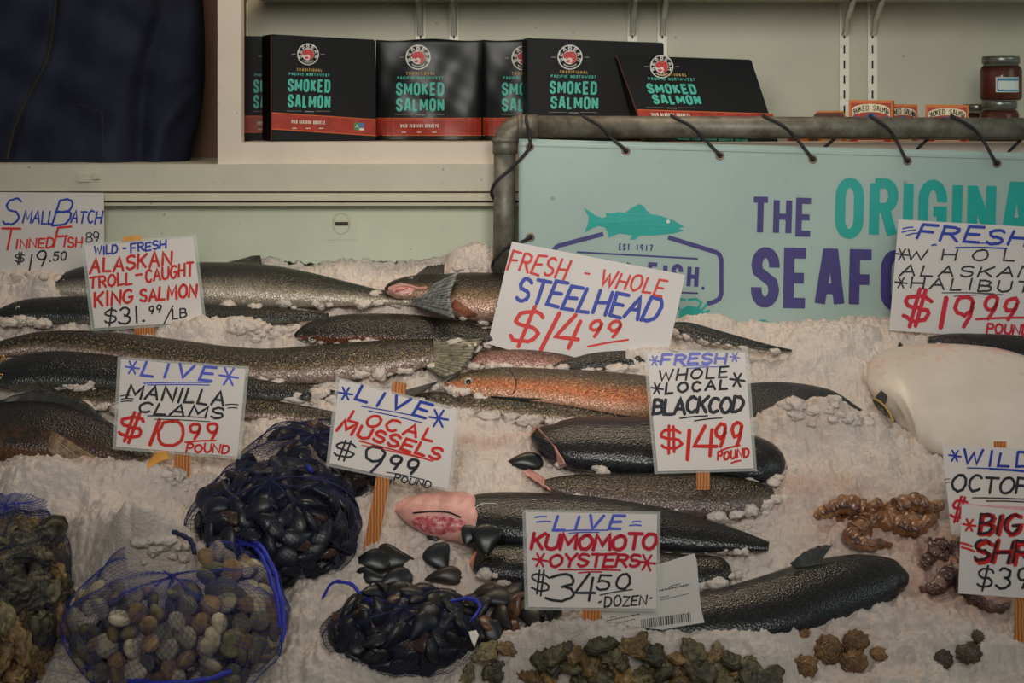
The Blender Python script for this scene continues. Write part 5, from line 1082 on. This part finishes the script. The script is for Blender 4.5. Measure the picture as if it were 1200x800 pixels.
blobby('octopus', 'brown wet octopus half sunk in pinkish ice above the big black cod', 'octopus', M['octo'], 1032, 608, 50, 15, .020, 1.0,
       [([(1010, 598, .010), (988, 592, .016), (970, 598, .008), (958, 606, -.004), (948, 612, -.03)], .020), ([(1012, 618, .010), (998, 628, .014), (1010, 637, .012), (1034, 638, .004), (1050, 642, -.02)], .019), ([(1050, 598, .010), (1070, 590, .016), (1088, 594, .008), (1102, 592, -.006), (1110, 592, -.03)], .019), ([(1050, 614, .010), (1070, 620, .010), (1086, 612, .006), (1096, 604, -.01), (1100, 602, -.03)], .017)], -.004)
blobby('octopus', 'dull purple-brown octopus piece left of the shrimp sign', 'octopus', M['octodark'], 1112, 655, 24, 26, .018, 2.3,
       [([(1105, 640, .008), (1092, 652, .010), (1082, 664, .004), (1072, 672, -.02)], .016), ([(1115, 672, .008), (1098, 686, .010), (1084, 690, .0), (1070, 684, -.02)], .016), ([(1125, 674, .008), (1135, 694, .012), (1150, 708, .010), (1172, 712, .004), (1190, 708, -.02)], .017)], -.002)

# ------------------------------------------------------------------ shellfish
def keep(mb, name, mat, smooth=True):
    me = mb.build(name, mat, None, smooth, False); d = me.data; bpy.data.objects.remove(me); return d
def mussel_mesh(mat, seed, Lm=.058):
    mb = MB(); N, K = 18, 16; rows = []
    for i in range(N + 1):
        s = i / N; w = .5 * (1.02 * s ** .62) * math.sqrt(max(0, 1 - (max(0, s - .55) / .45) ** 2)) if s < 1 else 0; w = max(w, .012) * .92
        t = .40 * math.sin(math.pi * min(1, s * .93 + .03)) ** .75; r = []
        for j in range(K):
            a = 2 * math.pi * j / K; lip = 1 - .22 * math.exp(-(math.sin(a) / .22) ** 2) * 0; y = w * math.cos(a); z = t * math.copysign(abs(math.sin(a)) ** .8, math.sin(a)) * .42
            r.append(V(((s - .5) * Lm, (y + .09 * math.sin(math.pi * s)) * Lm * .9, z * Lm)))
        rows.append(r)
    mb.grid(rows, 0, True, lambda i, j: (i / N, i / N)); mb.face(range(K)); mb.face([N * K + j for j in reversed(range(K))]); return keep(mb, 'mussel', mat)
def clam_mesh(mat, ratio=.82, thick=.5, Lc=.034):
    mb = MB(); N, K = 16, 24; rows = []
    for i in range(N + 1):
        a = math.pi * i / N; r = []
        for j in range(K):
            b = 2 * math.pi * j / K; rad = math.sin(a); x = rad * math.cos(b); y = rad * math.sin(b) * ratio; z = math.cos(a) * thick
            y += .16 * (1 - abs(x)) * (1 if y > 0 else 0) * rad
            seam = 1 - .06 * math.exp(-(z / .05) ** 2); r.append(V((x * seam, y * seam, z)) * Lc * .5)
        rows.append(r)
    def uv(i, j):
        p = rows[i][j] / (Lc * .5); d = math.sqrt(p.x ** 2 + (p.y - .9) ** 2 + (abs(p.z) * .6) ** 2); return (0, d)
    mb.grid(rows, 0, True, uv); return keep(mb, 'clam', mat)
def oyster_mesh(mat, seed, Lo=.075):
    r = random.Random(seed); ph = [r.uniform(0, 6.28) for _ in range(8)]; mb = MB(); N, K = 20, 34; rows = []
    for i in range(N + 1):
        a = math.pi * i / N; row = []
        for j in range(K):
            b = 2 * math.pi * j / K; o = 1 + .14 * math.sin(2 * b + ph[0]) + .1 * math.sin(3 * b + ph[1]) + .07 * math.sin(7 * b + ph[2]) + .05 * math.sin(11 * b + ph[3])
            lay = 1 + .09 * math.sin(a * 13 + 2 * math.sin(b * 3 + ph[4])) * math.sin(a); x = math.sin(a) * math.cos(b) * o * lay; y = math.sin(a) * math.sin(b) * .66 * o * lay
            z = math.cos(a) * .34 + .08 * math.sin(a * 9 + ph[5] + 2 * math.sin(b * 2)) + .06 * math.sin(5 * b + ph[6]) * math.sin(a); row.append(V((x, y, z)) * Lo * .5)
        rows.append(row)
    mb.grid(rows, 0, True); return keep(mb, 'oyster', mat)
MUS.append(shell_mat('orange_flecked_mussel', L(40, 30, 24), L(96, 66, 42), L(190, 130, 80), .3))
MM = [mussel_mesh(m, i, l) for i, (m, l) in enumerate(zip(MUS, (.058, .054, .060, .046)))]
MP = [.38, .27, .27, .08]
CM = [clam_mesh(m, r, t, l) for m, r, t, l in zip(CLM, (.80, .84, .78, .86), (.52, .56, .5, .54), (.036, .033, .035, .032))]
OM = [oyster_mesh(OYS[i % 3], i, l) for i, l in enumerate((.08, .07, .09, .065, .075, .085))]
def rib_mesh(mat, Lc, seed):
    mb = MB(); N, K = 20, 96; rows = []
    for i in range(N + 1):
        a = math.pi * i / N; r = []
        for j in range(K):
            b = 2 * math.pi * j / K; rad = math.sin(a) ** .8; x = rad * math.cos(b); y = rad * math.sin(b) * .86; ang = math.atan2(x, y + 1.0)
            rib = 1 + .05 * math.cos(ang * 26) * rad; n_ = mnoise.fractal(V((x, y, math.cos(a))) * 2.2 + V((seed, 0, 0)), .8, 2, 4)
            r.append(V((x * rib * (1 + .10 * n_), y * rib * (1 + .12 * n_), math.cos(a) * .46 * (1 + .12 * n_) + .03 * math.cos(ang * 26) * math.copysign(1, math.cos(a)) * rad)) * Lc * .5)
        rows.append(r)
    mb.grid(rows, 0, True, lambda i, j: (0, rows[i][j].length / Lc * 2)); return keep(mb, 'ridged_shell', mat)
BS = [rib_mesh(M['brownshell'], .05, 1.0), rib_mesh(M['darkshell'], .048, 5.0)]
def place(name, data, loc, nrm, spin, label, cat, group=None, tilt=.25):
    o = bpy.data.objects.new(name, data); C.objects.link(o); z = V(nrm).normalized(); z = (z + V((rng.normal(0, tilt), rng.normal(0, tilt), rng.normal(0, tilt)))).normalized()
    o.rotation_mode = 'QUATERNION'; o.rotation_quaternion = z.to_track_quat('Z', 'Y') @ Quaternion((0, 0, 1), spin); o.location = loc; return tag(o, label, cat, group)
def frame_of(cx, cy, rx, ry, h, k2=.5):
    c = I(cx, cy, h); k = c.y / FPX; sy = ry * k / math.sqrt(.655 ** 2 + (.76 * k2) ** 2); return c, rx * k, sy, sy * k2
def fib(n, jit=.0):
    out = []
    for i in range(n):
        z = 1 - 2 * (i + .5) / n; r = math.sqrt(1 - z * z); a = i * 2.39996 + rng.normal(0, jit); out.append((r * math.cos(a), r * math.sin(a), z))
    return out
def heap(name, datas, n, cx, cy, rx, ry, h, k2, label, cat, group, lo=-.15, scale=1.0, shrink=.93, tilt=.35, keepf=None, p=None):
    c, ax, ay, az = frame_of(cx, cy, rx, ry, h, k2); view = (EYE - c).normalized(); cnt = 0
    for (x, y, z) in fib(n, .1):
        q = c + EX * ax * x * shrink + UP * ay * y * shrink + NR * az * z * shrink
        nrm = (EX * x / ax + UP * y / ay + NR * z / az).normalized()
        if nrm.dot(view) < lo or (q - c).dot(NR) + h < -.012: continue
        if keepf and not keepf(q): continue
        d = datas[int(rng.choice(len(datas), p=p))]; o = place(name, d, q, nrm, rng.uniform(0, 6.28), label, cat, group, tilt); s = scale * rng.uniform(.85, 1.12); o.scale = (s, s, s); cnt += 1
    return cnt
def pix(q): d = q - EYE; return 600 + d.x / d.y * FPX, HOR - d.z / d.y * FPX
def net(name, label, cx, cy, rx, ry, h, k2, nu, nv, mat, wire, a0=0.0, a1=1.0, wob=.04, keepf=None, part_of=None, partname='netting'):
    c, ax, ay, az = frame_of(cx, cy, rx, ry, h, k2); mb = MB(); bm = bmesh.new(); vs_ = {}
    for i in range(nu + 1):
        for j in range(nv):
            al = math.pi * (a0 + (a1 - a0) * i / nu); be = 2 * math.pi * (j + .5 * (i % 2)) / nv; w = 1 + wob * math.sin(5 * be + 3 * al) + wob * .6 * math.sin(11 * be - 4 * al)
            vs_[i, j] = bm.verts.new(c + (EX * ax * math.sin(al) * math.cos(be) + UP * ay * math.sin(al) * math.sin(be) + NR * az * math.cos(al)) * w)
    for i in range(0, nu - 1):
        for j in range(nv):
            if i % 2 == 0: q = (vs_[i, j], vs_[i + 1, (j - 1) % nv], vs_[i + 2, j], vs_[i + 1, j])
            else: q = (vs_[i, j], vs_[i + 1, j], vs_[i + 2, j], vs_[i + 1, (j + 1) % nv])
            if keepf and not all(keepf(v_.co) for v_ in q): continue
            try: bm.faces.new(q)
            except ValueError: pass
    for v_ in [v_ for v_ in bm.verts if not v_.link_faces]: bm.verts.remove(v_)
    root = part_of or thing(name, label, 'net bag', c - NR * az)
    for v_ in bm.verts: v_.co -= root.location
    me = bpy.data.meshes.new(partname); bm.to_mesh(me); bm.free(); me.materials.append(mat)
    o = bpy.data.objects.new(partname, me); C.objects.link(o); o.parent = root
    md = o.modifiers.new('wire', 'WIREFRAME'); md.thickness = wire; md.use_even_offset = False; md.use_boundary = True
    return root
counts = {}
# mussel bags
G1 = 'mussels in the front net bag'; G2 = 'mussels in the rear net bag'; G3 = 'mussels in the open net'
counts['m1'] = heap('mussel', MM, 172, 322, 618, 97, 77, .030, .75, 'black mussel in the big round net bag behind the clams', 'mussel', G1, -.1, .88, p=MP)
counts['m1b'] = heap('mussel', MM, 80, 322, 618, 97, 77, .030, .75, 'black mussel in the big round net bag behind the clams', 'mussel', G1, -.1, 1.1, .72, p=MP)
counts['m2'] = heap('mussel', MM, 126, 372, 545, 88, 50, .018, .7, 'black mussel in the rear net bag under the local mussels sign', 'mussel', G2, -.05, .88, .92, .35, lambda q: not (pix(q)[0] < 322 and 508 < pix(q)[1] < 545), p=MP)
counts['m3'] = heap('mussel', MM, 138, 474, 738, 92, 50, .016, .6, 'black mussel in the opened blue net at bottom centre', 'mussel', G3, -.05, .9, .92, p=MP)
nb = net('net_bag', 'blue net bag pulled tight round the big heap of black mussels', 322, 618, 102, 81, .030, .78, 64, 84, M['netdark'], .0009)
c, ax, ay, az = frame_of(322, 618, 103, 82, .030, .78)
for off in (0, .06, .12):
    MB().tube([c + EX * ax * math.sin(a) * math.cos(.5 - a * .1 + off) + UP * ay * math.sin(a) * math.sin(.5 + off) * .6 + NR * az * math.cos(a) for a in np.linspace(.4, 2.2, 24)], .0014, 6).build('gathered_strand', M['netdark'], nb, True)
MB().tube([I(358, 546, .1), I(362, 548, .105), I(366, 553, .10)], .004, 8).build('tie', M['netbright'], nb, True)
nb = net('net_bag', 'dark net bag of mussels behind the local mussels sign', 372, 545, 92, 54, .018, .72, 54, 76, M['netdark'], .0009)
nb = net('net_bag', 'opened blue net lying over the mussels at bottom centre', 474, 742, 95, 52, .016, .64, 54, 76, M['netdark'], .0009)
def strand(pts, r=.002, mat='netbright', name='gathered_edge', hh=.05, par=None):
    q = [I(a, b, d) for a, b, d in smooth_path([(p[0], p[1], p[2] if len(p) > 2 else hh) for p in pts], 60)]
    for k, (dx, dz, s) in enumerate(((0, 0, 1), (.0016, .001, .7), (-.001, -.0016, .7))):
        MB().tube([p + V((dx + .0008 * math.sin(i * .7 + k), 0, dz + .0008 * math.cos(i * .5 + k))) for i, p in enumerate(q)], r * s, 6).build(name, M[mat], par, True)
strand([(378, 700, .03), (388, 684, .05), (400, 681, .058), (414, 686, .058), (424, 698, .06), (440, 706, .062), (458, 703, .06), (474, 694, .055), (485, 690, .05)], .0022, par=nb)
strand([(508, 726, .058), (516, 712, .058), (530, 704, .056), (545, 701, .052), (558, 703, .048), (562, 712, .046), (556, 722, .046), (547, 732, .044), (545, 742, .042)], .0024, par=nb)
MB().prism([I(*p) for p in ((549, 740, .048), (558, 738, .048), (561, 744, .048), (556, 758, .046), (553, 752, .046))], [I(*p) for p in ((549, 740, .045), (558, 738, .045), (561, 744, .045), (556, 758, .043), (553, 752, .043))]).build('tie_tag', M['whiteink'], nb)
# loose mussels
LOOSE = [(434, 664, 46, 24, 12, 'left of a close pair above the open net'), (464, 655, 50, 28, 165, 'with a gold glint, upper of a close pair above the open net'), (517, 655, 34, 28, 110, 'standing alone below the pink cut cod'), (520, 680, 46, 16, 5, 'lying flat and brown above the open net'), (508, 632, 16, 10, 0, 'tiny one beside the pink cut cod'), (614, 546, 44, 16, 5, 'alone on the pink ice below the speckled fish'), (552, 628, 24, 22, 60, 'left of the pair resting on the lowest cod'), (573, 633, 36, 40, 80, 'right of the pair resting on the lowest cod'), (437, 678, 40, 18, 170, 'just below the close pair'), (462, 684, 44, 20, 20, 'at the top edge of the open net'), (411, 764, 30, 12, 20, 'left below the open net'), (456, 783, 50, 18, 5, 'lowest one below the open net')]
for x, y, l, w_, ang, t_ in LOOSE:
    k = I(x, y).y / FPX; o = place('mussel', MM[1 if 'brown' in t_ or 'gold' in t_ else 0], I(x, y, .055) if 'resting' in t_ else on_ice(x, y, .005), NR * .6 - V((0, .6, 0)), math.radians(ang), 'loose black mussel ' + t_, 'mussel', None, .08); s = l * k / .055; o.scale = (s, s * min(1.5, max(.8, w_ / l * 1.9)), s)
counts['m4'] = heap('mussel', MM, 64, 592, 726, 62, 38, .006, .5, 'black mussel in the loose pile left of the oyster sign', 'mussel', 'loose mussels left of the oyster sign', .0, .95, .9)
# clams
def clamzone(q): x, y = pix(q); return not (x < 232 and y < 688 and (x - 120) * .25 + y < 712) and not (x < 240 and y < 672)
counts['c'] = heap('clam', CM, 300, 208, 728, 127, 88, .030, .62, 'manila clam in the blue net bag at lower left', 'clam', 'clams in the blue net bag', -.05, 1.12, .94, .5, clamzone, [.35, .3, .2, .15])
counts['cb'] = heap('clam', CM, 130, 208, 728, 127, 88, .030, .62, 'manila clam in the blue net bag at lower left', 'clam', 'clams in the blue net bag', .0, 1.15, .74, .5, clamzone, [.1, .3, .3, .3])
nb = net('net_bag', 'blue net bag full of clams at lower left', 208, 728, 132, 92, .030, .64, 60, 84, M['net'], .0009, keepf=lambda q: not (pix(q)[1] < 668 and pix(q)[0] > 150 and pix(q)[0] < 245))
strand([(255, 640, .06), (272, 634, .075), (288, 632, .085), (302, 637, .09), (312, 650, .092), (322, 672, .09), (329, 700, .085), (333, 730, .075), (330, 752, .06)], .0030, par=nb)
strand([(262, 644, .06), (280, 637, .075), (297, 640, .085), (308, 655, .09), (317, 678, .088), (325, 705, .082), (328, 735, .072)], .0024, par=nb)
strand([(140, 628, .09), (150, 622, .10), (165, 616, .105), (178, 620, .104)], .0030, 'netdark', par=nb)
strand([(200, 622, .10), (212, 626, .10), (224, 634, .095), (228, 648, .085)], .0034, 'netdark', par=nb)
strand([(150, 796, .05), (190, 800, .06), (240, 796, .06), (270, 786, .05)], .004, par=nb)
# oysters in the left net bag
counts['ol'] = heap('oyster', OM, 70, 8, 712, 64, 100, .040, .55, 'rough grey-green oyster in the net bag at the left edge', 'oyster', 'oysters in the left net bag', -.1, 1.0, .92, .4)
heap('oyster', OM, 30, 8, 712, 64, 100, .040, .55, 'rough grey-green oyster in the net bag at the left edge', 'oyster', 'oysters in the left net bag', 0, 1.2, .66, .4)
nb = net('net_bag', 'blue net bag of oysters at the left edge, its neck lying on the ice', 8, 706, 69, 108, .040, .58, 62, 56, M['netdark'], .0009)
net('', '', 10, 612, 52, 36, .040, .55, 34, 48, M['net'], .0011, part_of=nb, partname='net_neck')
# oysters at the bottom
OB = [(570, 768, .8), (596, 764, .7), (640, 776, .9), (664, 784, 1.0), (690, 776, 1.0), (700, 792, 1.1), (716, 770, .8), (738, 762, .9), (760, 768, .9), (776, 780, .8), (728, 790, 1.0), (660, 766, .6), (755, 795, 1.0), (800, 776, .9), (820, 786, 1.1), (840, 776, 1.0), (862, 788, 1.1), (880, 796, 1.0), (846, 797, 1.1), (800, 797, 1.0), (900, 800, .9), (548, 794, .7), (620, 795, .8), (580, 790, .7), (650, 770, .9), (676, 768, .9), (704, 758, .8), (726, 776, .9), (748, 756, .7), (772, 794, 1.0), (812, 766, .8), (830, 774, .8), (852, 776, .9), (874, 782, .9), (642, 792, .8), (684, 797, 1.0), (740, 799, 1.0), (790, 788, .8)]
for k, (x, y, s) in enumerate(OB):
    right = x > 785; o = place('oyster', OM[k % 6], on_ice(x, y, .006), NR, rng.uniform(0, 6.28), 'rough brown-green oyster in the right clump at the bottom edge' if right else 'rough brown-green oyster in the middle clump below the oyster sign', 'oyster', 'oysters in the right bottom clump' if right else 'oysters in the middle bottom clump', .3); s *= .72; o.scale = (s, s, s)
# brown shells on the ice at lower right
for x, y, s, m_, t_ in ((941, 742, .55, 0, 'brown ridged shell poking from the ice, topmost of the brown group'), (972, 764, 1.1, 0, 'large brown ridged shell in the brown group at lower right'), (1002, 752, .9, 0, 'pale-topped brown shell upper right of the large brown one'), (1000, 776, .9, 0, 'brown shell right below the large brown one'), (946, 784, 1.0, 0, 'golden brown shell lowest left of the brown group'), (1030, 765, .6, 0, 'small brown shell at the right end of the brown group'), (1104, 774, .8, 1, 'dark shell in the ice near the bottom right, left of a pair'), (1136, 764, .9, 1, 'dark shell in the ice near the bottom right, right of a pair'), (1146, 745, .5, 1, 'small dark shell above the pair near the bottom right')):
    o = place('ridged_shell', BS[m_], on_ice(x, y, -.001), NR * .7 - V((0, .5, 0)), rng.uniform(0, 6.28), t_, 'shell', None, .25); o.scale = (s, s, s)
# curled strip of yellow wood left of the clam sign stick
mb = MB(); g = []
for t in np.linspace(0, 1, 14):
    x = 171 + 26 * t; y = 549 - 20 * math.sin(t * 1.5); g.append([I(x + 2 * s, y + s * (3 + 6 * t), .055 + .004 * math.cos(s * 1.5)) for s in np.linspace(-1, 1, 5)])
bk = [[p - NR * .002 for p in r[::-1]] for r in g]; mb.grid([a + b for a, b in zip(g, bk)], 0, True); mb.face(range(10)); mb.face([13 * 10 + i for i in reversed(range(10))])
tag(mb.build('wood_chip', M['peel'], None, True), 'curled yellow strip beside the clam sign stick', 'wood strip')
print('COUNTS', counts)
